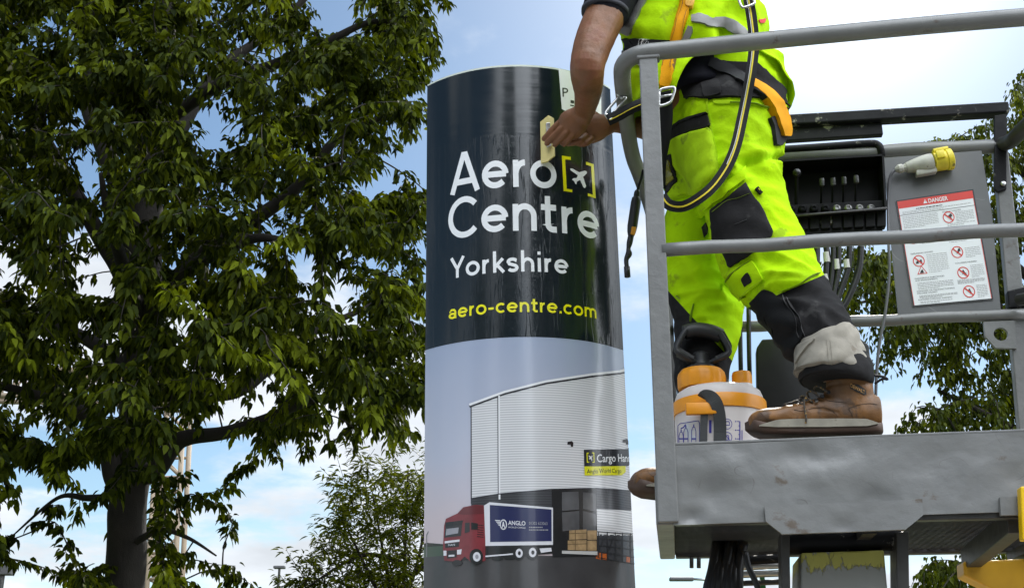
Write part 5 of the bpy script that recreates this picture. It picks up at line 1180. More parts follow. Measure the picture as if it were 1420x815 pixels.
# --- boots
LEATHER = mat('tan_leather', (0.165, 0.070, 0.015), .5, var=.45, vscale=13, bump=.0012, bscale=50, fine=.3, spots=(0.075, 0.036, 0.014), sscale=12, samt=.47, rvar=.12)
SOLE = mat('brown_rubber_sole', (0.055, 0.028, 0.016), .6, var=.25, vscale=20, bump=.0008, bscale=70)
MIDS = mat('grey_midsole', (0.22, 0.20, 0.155), .6, var=.2, vscale=25, bump=.0006, bscale=90, spots=(.12, .09, .06), sscale=30, samt=.38)
def make_boot(mx, suffix=''):
    """boot in its own frame: x from heel (0) to toe (.32), y across, z up; mx places it."""
    w2w = lambda x, y, z: mx @ Vector((x, y, z))
    hy = lambda x: float(np.interp(x, [0, .02, .07, .13, .19, .24, .28, .305, .318], [.026, .033, .036, .037, .045, .050, .046, .034, .014]))
    up = bmesh.new(); rr = []
    for x in np.linspace(-.002, .312, 40):
        top = float(np.interp(x, [0, .03, .09, .13, .165, .20, .25, .285, .305, .318], [.095, .105, .108, .100, .090, .080, .074, .070, .060, .040])); h = hy(x) * .97; ring = []
        for k in range(28):
            q = 2 * math.pi * k / 28; c, s = math.cos(q), math.sin(q)
            z = .020 + (top - .020) * (.5 + .5 * math.copysign(abs(s) ** .75, s)); ring.append(Vector((x, h * math.copysign(abs(c) ** .72, c) * (1 if s < 0 else 1 - .25 * s * s), z)))
        rr.append(ring)
    rings(up, rr)
    rr = []
    for z, x0, x1, hh in ((.07, .006, .135, .036), (.095, .008, .128, .037), (.115, .010, .122, .040), (.130, .008, .120, .041), (.138, .009, .119, .041)):
        rr.append([Vector(((x0 + x1) / 2 + (x1 - x0) / 2 * math.cos(q), hh * math.sin(q), z + .006 * math.cos(q))) for q in (2 * math.pi * k / 28 for k in range(28))])
    rings(up, rr)
    up = remesh(up, .0032, 5, .5); up.normal_update()
    for v in up.verts:
        p = v.co; c = 1.6 * math.exp(-((p.x - .19) / .04) ** 2) + .5
        v.co += v.normal * (.0022 * noise.noise(p * 26) + .0014 * c * (.5 - 2 * abs(noise.noise(Vector((p.x * 30, p.y * 9, p.z * 22))))))
        # sewn edges: vamp curve, heel counter, collar
        for f0 in (abs(p.z - (.050 + .22 * max(0, .14 - p.x) * 0) - .012 * math.sin((p.x - .1) * 22)) if .10 < p.x < .21 else 9, abs(p.x - (.062 - .25 * (p.z - .03))) if p.z < .085 else 9, abs(p.z - .122)):
            if f0 < .006: v.co -= v.normal * .0016 * (1 - f0 / .006)
    for v in up.verts: v.co = mx @ v.co
    cl = Cloth(up.copy()); b = po('boot', up, LEATHER)
    # outsole with raised toe bumper and tread
    so = bmesh.new(); rr = []
    for x in np.linspace(-.001, .320, 48):
        h = hy(min(max(x, 0), .318)) + .004; tz = float(np.interp(x, [-.006, .03, .20, .26, .29, .31, .322], [.030, .025, .024, .029, .040, .045, .040])); bz = float(np.interp(x, [-.006, .03, .22, .28, .31, .322], [.004, 0, 0, .004, .014, .024])); ring = []
        h *= min(1, .70 + max(0, x + .001) / .03) * (1 if x < .300 else max(.35, 1 - (x - .300) / .032))
        for k in range(20):
            q = 2 * math.pi * k / 20; c, s = math.cos(q), math.sin(q); ring.append(mx @ Vector((x, h * math.copysign(abs(c) ** .5, c), (tz + bz) / 2 + (tz - bz) / 2 * math.copysign(abs(s) ** .5, s))))
        rr.append(ring)
    rings(so, rr); po('sole', so, SOLE, b, sharp=45)
    for s in (-1, 1):
        ms = bmesh.new(); P0, P1 = [], []
        xs = np.linspace(.012, .290, 36)
        for x in xs:
            e = min(1, (x - .008) / .03, (.297 - x) / .05); P0.append(mx @ Vector((x, s * (hy(x) + .0045), .021 - .006 * e))); P1.append(mx @ Vector((x, s * (hy(x) + .0045), .021 + .010 * e + .004 * math.sin((x - .01) * 11))))
        n = (mx.to_3x3() @ Vector((0, s, 0))) * .004
        a = [ms.verts.new(p + n) for p in P0]; bb = [ms.verts.new(p + n) for p in P1]; a2 = [ms.verts.new(p - n) for p in P0]; b2 = [ms.verts.new(p - n) for p in P1]
        for i in range(len(xs) - 1):
            for q in ((a[i], a[i + 1], bb[i + 1], bb[i]), (bb[i], bb[i + 1], b2[i + 1], b2[i]), (a[i + 1], a[i], a2[i], a2[i + 1])): ms.faces.new(q)
        bmesh.ops.recalc_face_normals(ms, faces=ms.faces); po('midsole', ms, MIDS, b, sharp=40)
    for i in range(4):
        lc = bmesh.new(); x0 = .135 + .018 * i; z0 = .116 - .0115 * i
        tube(lc, [w2w(x0 - .012, -.040 + .002 * i, z0 - .016), w2w(x0 + .003, -.026, z0 + .002), w2w(x0 + .012, .0, z0 + .007), w2w(x0 + .006, .028, z0)], .0026, 8, 4); po('lace', lc, mat('boot_lace', (.03, .022, .015), .7, spots=(.30, .17, .03), sscale=160, samt=.45), b)
    lc = bmesh.new(); tube(lc, [w2w(.172, -.028, .092), w2w(.180, -.046, .078), w2w(.181, -.055, .055), w2w(.180, -.058, .034), w2w(.182, -.058, .022)], .0024, 8, 4); po('lace', lc, MATS['boot_lace'], b)
    lc = bmesh.new(); tube(lc, [w2w(.178, -.01, .096), w2w(.20, -.022, .084), w2w(.225, -.030, .076), w2w(.22, -.012, .080), w2w(.19, -.004, .092)], .0022, 8, 4); po('lace', lc, MATS['boot_lace'], b)
    for i in range(3):
        ey = bmesh.new(); lathe(ey, w2w(.121 + .015 * i, -.0385 - .001 * i, .100 - .010 * i), [(.0048, 0), (.0048, .002), (.0025, .003), (0, .001)], 12, axis=mx.to_3x3() @ Vector((0, -1, .35))); po('eyelet', ey, BLACKP, b)
    lp = bmesh.new(); tube(lp, [w2w(.004, 0, .148), w2w(-.016, -.004, .144), w2w(-.026, -.006, .136), w2w(-.014, -.004, .138), w2w(.004, 0, .128)], .003, 8, 4); po('pull_loop', lp, WEB_B, b)
    return b, cl
# near boot: its side to the camera, standing on the kick plate's lip
hp, tpnt = onw(1223, 604.0, .045), onw(1031, 612.0, .045); xax = (tpnt - hp); ln = xax.length; hp.z = tpnt.z = onw(1160, 606.0, .045).z + .001
xax = (tpnt - hp).normalized(); yax = EZ.cross(xax)
sc = ln / .326
M1 = Matrix((( xax.x, yax.x, 0, hp.x), (xax.y, yax.y, 0, hp.y), (0, 0, 1, hp.z), (0, 0, 0, 1))) @ Matrix.Diagonal((sc, sc, sc, 1))
# local -y must face the camera
if yax.dot(CAM - hp) > 0: M1 = M1 @ Matrix.Diagonal((1, -1, 1, 1))
boot1, CL_B = make_boot(M1)
bm = bmesh.new()
def b1(x, y, off): h = CL_B.hit(x, y); return h[0] + (CAM - h[0]).normalized() * off if h else onw(x, y, .0)
decal('maker_patch', [(1177, 537.5), (1180, 531.5), (1190, 532), (1201, 540), (1202, 547.5), (1197, 548), (1186, 543)], CL_B, mat('patch_black', (.015, .013, .012), .6), boot1, .0014, step=2)
Vt, Ft, x0, x1 = font_mesh('DEWALT', .02)
for v in Vt:
    s = (v[0] - x0) / (x1 - x0); px, py = 1179.5 + 20 * s, 536.3 + 9.6 * s - v[1] * 7.5 * (1 - .15 * s); bm.verts.new(b1(px + 0, py, .0050))
bm.verts.ensure_lookup_table()
for f in Ft:
    try: bm.faces.new([bm.verts[i] for i in f])
    except ValueError: pass
po('maker_lettering', bm, mat('tan_print', (.42, .22, .06), .6), boot1)
# far boot: toe sticking out past the open side
tt = at(868.5, 686, 2.84); hd = Vector((.985, .17, 0)).normalized(); hh = tt + hd * .326; zz = at(890, 689.5, 2.84).z; hh.z = zz
xax = -hd; yax = EZ.cross(xax); M2 = Matrix(((xax.x, yax.x, 0, hh.x), (xax.y, yax.y, 0, hh.y), (0, 0, 1, zz), (0, 0, 0, 1)))
if yax.dot(CAM - hh) > 0: M2 = M2 @ Matrix.Diagonal((1, -1, 1, 1))
_, CL_B2 = make_boot(M2); far_boot = [o for o in person.children if o.name.startswith('boot')][-1]
SEAM = mat('boot_stitch_dark', (.035, .018, .008), .7)
for q in ([(1100, 568), (1112, 570), (1126, 566), (1142, 564), (1155, 569), (1163, 579)], [(1176, 565), (1181, 574), (1184, 584)], [(1176, 566), (1190, 561), (1206, 559), (1219, 561)], [(1052, 570), (1062, 580), (1074, 585)], [(1130, 548), (1150, 556), (1176, 558)]): decal('boot_seam', stroke_poly(dense(q, 5, False), 1.3), CL_B, SEAM, boot1, .0012, step=3)
for q in ([(884, 660), (894, 668), (903, 670)], [(897, 652), (903, 659), (910, 662)]): decal('boot_seam', stroke_poly(dense(q, 5, False), 1.3), CL_B2, SEAM, far_boot, .0012, step=3)

# ------------------------------------------------------------------ application squeegee in his hands
sq = thing('squeegee', tworld(757, 200, .02), 'pale yellow plastic squeegee held flat against the dark top of the sign', 'squeegee')
bm = bmesh.new()
q = [tworld(x, y, o) for x, y, o in ((748.5, 170, .004), (757.5, 164.5, .022), (763, 170, .030), (764.5, 222, .030), (756, 228, .018), (749.5, 227, .004))]
n = (q[1] - q[0]).cross(q[-1] - q[0]).normalized(); prism(bm, q, n * .006, bev=.0012)
obj('blade', bm, mat('squeegee_plastic', (.62, .52, .20), .4, var=.1, vscale=20, spots=(.40, .33, .12), sscale=40, samt=.3), sq)
bm = bmesh.new(); q = [tworld(x, y, .036) for x, y in ((753.5, 178), (758.5, 177.5), (760.5, 209), (755, 211.5))]; prism(bm, q, (tworld(756, 195, .03) - tworld(756, 195, .05)).normalized() * .010, bev=.0012)
obj('grip_strip', bm, mat('squeegee_strip', (.55, .55, .56), .25, .7, aniso=(1, 1, 8), var=.3, vscale=20), sq)

# ------------------------------------------------------------------ spray lance hanging from the open side rail
ln_ = thing('spray_lance', at(874, 350, 3.16), 'black spray lance with an orange button hanging by its hose from the open side rail', 'spray lance')
bm = bmesh.new(); tube(bm, [at(x, y, 3.16) for x, y in ((892, 236), (890, 246), (886, 258), (883.5, 268))], .0046, 8, 4); obj('hose', bm, RUBBER, ln_, True)
a_, b_ = at(884.2, 264, 3.16), at(875, 327, 3.16); ax = (b_ - a_).normalized(); l_ = (b_ - a_).length
bm = bmesh.new(); lathe(bm, a_, [(.006, 0), (.0085, .004), (.0095, .01), (.0095, .022), (.013, .026), (.0145, .04), (.0145, l_ - .03), (.0125, l_ - .012), (.009, l_)], 18, axis=ax); obj('handle', bm, mat('lance_black', (.016, .016, .017), .42, bump=.0003, bscale=90), ln_, True).data.set_sharp_from_angle(angle=R(40))
bm = bmesh.new(); box(bm, at(878.3, 320, 3.145) , ax * .012, ax.cross(Vector((0, 1, 0))).normalized() * .0065, Vector((0, .004, 0)), .002); obj('button', bm, mat('lance_orange', (.75, .30, 0), .4), ln_)
bm = bmesh.new(); tube(bm, [at(x, y, 3.16) for x, y in ((875, 327), (873, 337), (871.5, 345), (872, 352), (868.5, 360), (869.5, 372))], [.0085, .0085, .0062, .0095, .0068, .0066], 12, 4); tube(bm, [at(869.3, 370, 3.16), at(870.2, 384, 3.16)], .0088, 12); obj('nozzle', bm, MATS['lance_black'], ln_, True)

# ------------------------------------------------------------------ pressure sprayer standing on the platform floor
PS = at(997, 560, 2.93); zb = 1.6 + ZF + .003; spr = thing('pressure_sprayer', (PS.x, PS.y, zb), 'white pressure sprayer bottle with orange caps and black pump handle on the platform floor', 'sprayer')
k0 = mpp(PS); C0 = Vector((PS.x, PS.y, zb))
zpx = lambda y: at(997, y, 2.93).z - zb
PLAST = mat('sprayer_white', (.66, .60, .57), .4, var=.05, bump=.0004, bscale=40, spots=(.62, .64, .66), sscale=8, samt=.42)
ORNG = mat('sprayer_orange', (.80, .30, .005), .42, var=.08, vscale=20, bump=.0003, bscale=80)
HND = mat('sprayer_black', (.022, .022, .023), .48, bump=.0003, bscale=120)
rb = 62 * k0
bm = bmesh.new(); lathe(bm, C0, [(rb * .9, 0), (rb * .98, .01), (rb, .03), (rb, zpx(578)), (rb * .98, zpx(570)), (rb * .985, zpx(562)), (rb * .975, zpx(554)), (rb * .93, zpx(547)), (rb * .82, zpx(542.5)), (rb * .66, zpx(540.5)), (rb * .3, zpx(539))], 56)
o = obj('tank', bm, PLAST, spr, True); o.data.set_sharp_from_angle(angle=R(50)); tank = o
bm = bmesh.new(); C1 = C0 + Vector((33 * k0, -.01, 0)); lathe(bm, C1, [(20 * k0, zpx(556)), (19 * k0, zpx(545)), (14.5 * k0, zpx(537)), (12.5 * k0, zpx(531)), (12.5 * k0, zpx(520))], 28); obj('filler_neck', bm, PLAST, tank, True)
bm = bmesh.new(); lathe(bm, C0, [(rb * .98, zpx(578)), (rb * 1.035, zpx(577)), (rb * 1.04, zpx(571)), (rb * 1.04, zpx(561)), (rb * 1.02, zpx(559)), (rb * .98, zpx(559))], 56); box(bm, at(972, 566.5, 2.93 - rb * 1.02), Vector((20 * k0, -.004, 0)), Vector((0, .008, 0)), EZ * 8 * k0, .003)
obj('collar', bm, ORNG, spr, True).data.set_sharp_from_angle(angle=R(40))
Cc = C0 + Vector((-22 * k0, 0, 0)); rc = 33 * k0
bm = bmesh.new(); rr = []
for r_, y_ in ((rc, 540), (rc * 1.02, 538), (rc * 1.02, 524), (rc * .98, 519), (rc * .86, 514), (rc * .5, 512)):
    rr.append([Cc + Vector((math.cos(q) * r_ * (1 + .012 * math.cos(14 * q) * (y_ > 518)), math.sin(q) * r_ * (1 + .012 * math.cos(14 * q) * (y_ > 518)), zpx(y_))) for q in (2 * math.pi * j / 84 for j in range(84))])
rings(bm, rr); obj('pump_cap', bm, ORNG, spr, True).data.set_sharp_from_angle(angle=R(40))
bm = bmesh.new(); lathe(bm, C1, [(13.5 * k0, zpx(537)), (13.8 * k0, zpx(535)), (13.8 * k0, zpx(522)), (12.5 * k0, zpx(518)), (7 * k0, zpx(516.5))], 28); obj('filler_cap', bm, ORNG, spr, True).data.set_sharp_from_angle(angle=R(40))
bm = bmesh.new(); lathe(bm, Cc, [(20 * k0, zpx(516)), (20 * k0, zpx(509)), (14 * k0, zpx(506)), (12 * k0, zpx(500)), (12.5 * k0, zpx(492)), (9 * k0, zpx(489))], 24); obj('pump_rod', bm, HND, spr, True).data.set_sharp_from_angle(angle=R(40))
Yc = PS.y
def band(pts, w, t): 
    bm = bmesh.new(); ribbon(bm, pts, w, t, 5, face=Vector((0, 1, 0)).cross(Vector((1, 0, 0)))); return bm
bm = bmesh.new()
for dy in (-.028, .028):
    tube(bm, [at(x, y, Yc + dy * kk) for x, y, kk in ((975, 505, .2), (960, 500, .6), (943, 490, 1), (938, 484, 1), (941, 475, 1), (950, 459, 1), (953, 457, 1))], [.006, .007, .008, .008, .0075, .0075, .0075], 10, 4)
    tube(bm, [at(x, y, Yc + dy * kk) for x, y, kk in ((980, 505, .2), (990, 500, .6), (1004, 494, 1), (1010, 489, 1), (1010, 482, 1), (1001, 466, 1), (998, 462, 1))], [.006, .007, .008, .008, .0075, .0075, .0075], 10, 4)
for a_, b_ in (((938, 484), (941, 475)), ((941, 475), (950, 459)), ((960, 500), (940, 488)), ((1010, 489), (1010, 482)), ((1010, 482), (1000, 464)), ((990, 500), (1008, 492))):
    p0, p1 = at(*a_, Yc), at(*b_, Yc); t = p1 - p0; box(bm, (p0 + p1) / 2, t / 2, Vector((0, .028, 0)), t.cross(Vector((0, 1, 0))).normalized() * .004)
obj('pump_handle', bm, HND, spr, True).data.set_sharp_from_angle(angle=R(40)); hdl = bpy.data.objects['pump_handle']
bm = bmesh.new(); tube(bm, [at(949, 461, Yc), at(965, 457.5, Yc), at(985, 460, Yc), at(1000, 466, Yc)], [.019, .020, .020, .019], 16, 4); obj('grip', bm, HND, hdl, True).data.set_sharp_from_angle(angle=R(50))
# carrying strap over the collar
fr = PS.y - rb * 1.07
bm = bmesh.new(); ribbon(bm, [at(975, 552, fr + .01), at(978, 548.5, fr - .004), at(986, 550, fr - .008), at(993, 558, fr - .010), at(997.5, 575, fr - .004), at(998.5, 600, fr + .004), at(997, 640, fr + .006), at(995, 690, fr + .02)], .0300, .002, 4); obj('strap', bm, mat('strap_grey', (.045, .047, .047), .7, bump=.0005, bscale=250), spr, False)
bm = bmesh.new(); ribbon(bm, [at(977, 570, fr + .004), at(976, 590, fr + .006), at(975, 640, fr + .006), at(975, 690, fr + .012)], .0180, .002, 3); obj('strap', bm, MATS['strap_grey'], spr, False)
# blue printing on the tank
bmt = bmesh.new(); bmt.from_mesh(tank.data); 
bmt.transform(Matrix.Identity(4)); CL_S = Cloth(bmt); INK = mat('tank_blue_print', (.035, .03, .30), .5)
inkbm = bmesh.new()
def ink_done(name):
    global inkbm
    obj(name, inkbm, INK, tank); inkbm = bmesh.new()
def ink(pts, w=.9, closed=False):
    P = dense(pts, 3, closed) + ([Vector(pts[0])] if closed else []); sp = stroke_poly(P, w); n = len(P); vs = []
    for p in sp:
        h = CL_S.hit(p.x, p.y); vs.append(inkbm.verts.new((h[0] + (CAM - h[0]).normalized() * .0009) if h else at(p.x, p.y, fr)))
    for i in range(n - 1):
        try: inkbm.faces.new((vs[i], vs[i + 1], vs[2 * n - 2 - i], vs[2 * n - 1 - i]))
        except ValueError: pass
ink([(940, 620), (940, 590), (943, 587), (968, 583), (970, 586), (970, 620)], 1.0)
for cx, top in ((944.5, 599), (951, 594), (962, 592)):
    ink([(cx - 3, 620), (cx - 3, top + 5), (cx - 1.5, top), (cx + 1.5, top), (cx + 3, top + 5), (cx + 3, 620)], .9); ink([(cx - 2.5, 608), (cx + 2.5, 608)], 2.0); ink([(cx, top), (cx, top - 4)], 1.4)
ink([(944, 594), (948, 592), (951, 588)], 1.6); ink([(985, 582), (985, 600)], 3.4)
ink_done('usage_print')
for cy in (587.5, 606): ink([(1008.5 + 6.5 * math.cos(R(a)), cy + 7 * math.sin(R(a))) for a in range(0, 360, 20)], .9, True); 
ink([(1005, 589), (1006, 584), (1011, 584), (1012, 589)], 1.2, True); ink([(1004, 601), (1013, 611)], 1.0); ink([(1006, 604), (1010, 603), (1011, 609), (1007, 610)], 1.3, True)
ink_done('safety_print'); ink([(1026, 584), (1026, 620)], 1.5); ink([(1029, 596), (1029, 620)], 1.2)
for y in (584, 590, 596, 602, 608, 614): ink([(1022 if y in (584, 596, 608) else 1024, y), (1026, y)], .9)
for y in (584, 596, 608): ink([(1019.5, y), (1021, y)], 1.8)
ink_done('scale_print')
# ------------------------------------------------------------------ trees: tapered limbs, twigs and single leaves
def leaf_mesh(name, pos, dirs, length, width, m, parent, droop=.25, seed=0, fold=.22, twist=.6, tint=None):
    """pos, dirs: (N,3) arrays; each leaf is a folded, tapering blade of six faces."""
    g = np.random.default_rng(seed); N = len(pos)
    d = dirs / np.linalg.norm(dirs, axis=1, keepdims=True)
    side = np.cross(d, np.array([0, 0, 1.0])); s = np.linalg.norm(side, axis=1, keepdims=True); side = np.where(s < 1e-3, np.array([[1.0, 0, 0]]), side / np.maximum(s, 1e-3))
    up = np.cross(side, d); a = g.normal(0, twist, N)[:, None]; side, up = side * np.cos(a) + up * np.sin(a), up * np.cos(a) - side * np.sin(a)
    Ln = (length * g.uniform(.65, 1.25, N))[:, None]; Wd = (width * g.uniform(.75, 1.2, N))[:, None]
    ts = [0, .28, .62, 1.0]; ws = [.0, .5, .42, 0]
    V = np.zeros((N, 8, 3))
    mid = [pos + d * Ln * t + np.array([0, 0, -1.0]) * Ln * droop * t * t for t in ts]
    V[:, 0] = mid[0]; V[:, 1] = mid[1]; V[:, 2] = mid[2]; V[:, 3] = mid[3]
    V[:, 4] = mid[1] + side * Wd * ws[1] + up * Wd * fold; V[:, 5] = mid[2] + side * Wd * ws[2] + up * Wd * fold
    V[:, 6] = mid[1] - side * Wd * ws[1] + up * Wd * fold; V[:, 7] = mid[2] - side * Wd * ws[2] + up * Wd * fold
    F = [(0, 4, 1), (4, 5, 2, 1), (5, 3, 2), (0, 1, 6), (1, 2, 7, 6), (2, 3, 7)]
    base = (np.arange(N) * 8)[:, None]
    loops, starts, tot = [], [], []
    per = np.concatenate([np.array(f) for f in F]); loops = (base + per[None, :]).ravel()
    ln = np.array([len(f) for f in F]); st0 = np.concatenate([[0], np.cumsum(ln)[:-1]]); tot = np.tile(ln, N); starts = (np.arange(N) * len(per))[:, None] + st0[None, :]
    me = bpy.data.meshes.new(name); me.vertices.add(N * 8); me.vertices.foreach_set('co', V.reshape(-1)); me.loops.add(len(loops)); me.loops.foreach_set('vertex_index', loops.astype(np.int32))
    me.polygons.add(len(tot)); me.polygons.foreach_set('loop_start', starts.ravel().astype(np.int32)); me.update(calc_edges=True)
    at_ = me.attributes.new('tint', 'FLOAT', 'POINT'); at_.data.foreach_set('value', np.repeat(np.clip(g.uniform(0, 1, N) ** 1.7 * (1.0 if tint is None else .55) + (0 if tint is None else tint), 0, 1), 8).astype(np.float32))
    return link_mesh(name, me, m, parent, False)
def leaf_material(name, c0, c1, trans=.35, rough=.45):
    if name in MATS: return MATS[name]
    m = bpy.data.materials.new(name); MATS[name] = m; m.use_nodes = True; nt = m.node_tree; p = nt.nodes['Principled BSDF']; L = nt.links.new
    a = nt.nodes.new('ShaderNodeAttribute'); a.attribute_name = 'tint'
    mx = nt.nodes.new('ShaderNodeMix'); mx.data_type = 'RGBA'; mx.inputs['A'].default_value = (*c0, 1); mx.inputs['B'].default_value = (*c1, 1); L(a.outputs['Fac'], mx.inputs['Factor'])
    L(mx.outputs['Result'], p.inputs['Base Color']); p.inputs['Roughness'].default_value = rough; p.inputs['Specular IOR Level'].default_value = .10
    tr = nt.nodes.new('ShaderNodeBsdfTranslucent'); g = nt.nodes.new('ShaderNodeMix'); g.data_type = 'RGBA'; g.blend_type = 'MULTIPLY'; g.inputs['Factor'].default_value = 1
    L(mx.outputs['Result'], g.inputs['A']); g.inputs['B'].default_value = (1.5, 1.45, .45, 1); L(g.outputs['Result'], tr.inputs[0])
    ms = nt.nodes.new('ShaderNodeMixShader'); ms.inputs[0].default_value = trans; L(p.outputs[0], ms.inputs[1]); L(tr.outputs[0], ms.inputs[2]); L(ms.outputs[0], nt.nodes['Material Output'].inputs[0]); return m
BARK = mat('bark', (0.018, 0.014, 0.011), .9, var=.35, vscale=6, bump=.012, bscale=18, aniso=(1, 1, .5), fine=.3)
def vec3(v): return np.array([v.x, v.y, v.z])
class Limbs:
    def __init__(s): s.pts = []; s.rad = []
    def add(s, P, r0, r1, n=10):
        Q = crom([Vector(p) for p in P], n); m = len(Q)
        for i, q in enumerate(Q): s.pts.append(vec3(q)); s.rad.append(r0 + (r1 - r0) * i / (m - 1))
        return Q, [r0 + (r1 - r0) * i / (m - 1) for i in range(m)]
def grow(name, label, limbs, clusters, leaf, m, twig_r, per, spread, group=None, seed=1, droop_twig=.5, hang=.6, base=None, ln=.10, wd=.045, twist=.6, bark=BARK, min_rad=.0):
    """limbs: list of (points, r0, r1); clusters: (N,3) twig ends; each is joined to the nearest limb by a curved twig carrying leaves."""
    g = np.random.default_rng(seed)
    t = thing(name, base, label, 'tree', group)
    Lb = Limbs(); trunk_bm = bmesh.new(); first = True
    for P, r0, r1 in limbs:
        Q, rs = Lb.add(P, r0, r1)
        if first:
            rs = [r * (1 + .5 * math.exp(-i / 3.0)) for i, r in enumerate(rs)] ; 
        tube(trunk_bm, Q, rs, 16 if r0 > .06 else 8)
        if first:
            for v in trunk_bm.verts: v.co += Vector((noise.noise(v.co * 6), noise.noise(v.co * 6 + Vector((9, 0, 0))), 0)) * .012
            obj('trunk', trunk_bm, bark, t, True); trunk_bm = bmesh.new(); first = False
    LP = np.array(Lb.pts); LR = np.array(Lb.rad)
    pos, dirs, tints = [], [], []; tw = trunk_bm
    order = np.argsort([np.min(np.sum((LP - c) ** 2, 1)) for c in clusters])
    pts = list(LP); allp = np.array(pts)
    for ci in order:
        c = clusters[ci]; d2 = np.sum((allp - c) ** 2, 1) + .25 * np.maximum(0, allp[:, 2] - c[2] + .1) ** 2; k = int(np.argmin(d2)); p0 = allp[k]; L = math.sqrt(np.sum((c - p0) ** 2))
        out = (c - p0) / max(L, 1e-3)
        midp = p0 + (c - p0) * .5 + np.array([0, 0, .10 * L]) + g.normal(0, .05 * L, 3)
        tipd = out * (1 - droop_twig) + np.array([0, 0, -droop_twig]) + g.normal(0, .25, 3); tipd /= np.linalg.norm(tipd); tip = c + tipd * spread
        Q = crom([Vector(p0), Vector(midp), Vector(c), Vector(tip)], 4); n = len(Q)
        tube(tw, Q, [twig_r * (.35 + min(1.6, L) ) * (1 - .85 * i / (n - 1)) + .0015 for i in range(n)], 5, cap=False)
        newp = np.array([vec3(q) for q in Q[2:9:2]]); allp = np.vstack([allp, newp])
        Qa = np.array([vec3(q) for q in Q]); seg = np.linalg.norm(np.diff(Qa, axis=0), axis=1); cum = np.concatenate([[0], np.cumsum(seg)]); tot = cum[-1]; l0 = max(0, tot - 2.2 * spread)
        young = .5 if g.random() < .09 else 0.0; npk = int(per * g.uniform(.6, 1.4)); ss = g.uniform(l0, tot, npk)
        for q in ss:
            x = np.array([np.interp(q, cum, Qa[:, a]) for a in range(3)])
            dv = g.normal(0, 1, 3); dv[2] *= .4; dv /= np.linalg.norm(dv); dd = dv * (1 - hang) + tipd * .25 + np.array([0, 0, -hang]); 
            off = dv * g.uniform(0, .28 * spread); pos.append(x + off); dirs.append(dd); tints.append(young)
            if np.linalg.norm(off) > .1 * spread: pass
    obj('limbs', tw, bark, t, True)
    leaf_mesh('crown', np.array(pos), np.array(dirs), ln, wd, m, t, seed=seed, twist=twist, tint=np.array(tints))
    return t, len(pos)
def sample_mask(n, poly, holes, yr, seed, keep=.06, shell=None, clump=0):
    g = np.random.default_rng(seed); out = []; xs = [p[0] for p in poly]; ys = [p[1] for p in poly]; tries = 0
    while len(out) < n and tries < n * 60:
        tries += 1
        x, y = g.uniform(min(xs), max(xs)), g.uniform(min(ys), max(ys))
        if not inpoly(x, y, poly): continue
        if any(inpoly(x, y, h) for h in holes) and g.random() > keep: continue
        if clump and noise.noise(Vector((x * clump, y * clump, seed))) + .5 * noise.noise(Vector((x * clump * 2.3, y * clump * 2.3, seed + 4))) < g.uniform(-.42, -.1): continue
        Y = g.uniform(*yr) if shell is None else shell(x, y, g)
        out.append(vec3(at(x, y, Y)))
    return np.array(out)
# ---- the big cherry at the left
TY = 10.4
crownP = [(-420, -420), (120, -560), (420, -420), (640, -260), (640, -60), (590, 8), (604, 50), (596, 92), (574, 112), (580, 168), (586, 196), (560, 205), (520, 212), (500, 226), (520, 262), (556, 262), (592, 262), (594, 300), (578, 318), (590, 372), (594, 470), (590, 520), (578, 575), (545, 612), (505, 592), (466, 600), (440, 618), (425, 660), (400, 690), (372, 712), (345, 716), (330, 690), (320, 735), (330, 790), (330, 830), (240, 850), (120, 850), (90, 790), (40, 795), (-60, 780), (-420, 700)]
holes = [[(215, 605), (262, 560), (350, 548), (360, 585), (300, 625), (225, 665)], [(130, 610), (222, 610), (225, 840), (130, 840)], [(225, 640), (330, 620), (440, 630), (400, 700), (330, 712), (320, 840), (240, 800)], [(440, 8), (500, -10), (520, 30), (470, 52), (410, 80), (400, 62)], [(330, 632), (430, 640), (400, 690), (335, 706), (290, 650)], [(250, 612), (300, 604), (330, 640), (270, 700), (250, 680)], [(0, 610), (70, 660), (150, 600), (160, 700), (150, 770), (60, 800), (-10, 760)], [(255, 700), (330, 720), (318, 830), (262, 790)], [(470, 225), (545, 235), (540, 265), (480, 262)], [(380, 500), (420, 540), (300, 590), (260, 560)], [(80, 90), (110, 80), (118, 118), (75, 112)], [(352, 384), (386, 392), (372, 414)], [(430, 620), (480, 600), (470, 640)]]
def shellY(x, y, g):
    e = math.sqrt(max(0, 1 - ((x - 190) / 480) ** 2)) ; e2 = math.sqrt(max(0, 1 - ((y - 230) / 620) ** 2)); h = 2.7 * e * e2 + .25
    return TY + h * float(np.sign(g.uniform(-1, 1))) * abs(g.uniform(0, 1)) ** .6
cl = sample_mask(4300, crownP, holes, None, 5, .05, shellY, clump=.012)
A = lambda x, y, Y=TY: at(x, y, Y)
tb = at(165, 1000, TY); tb.z = 0; tb.x = A(172, 820).x - .02
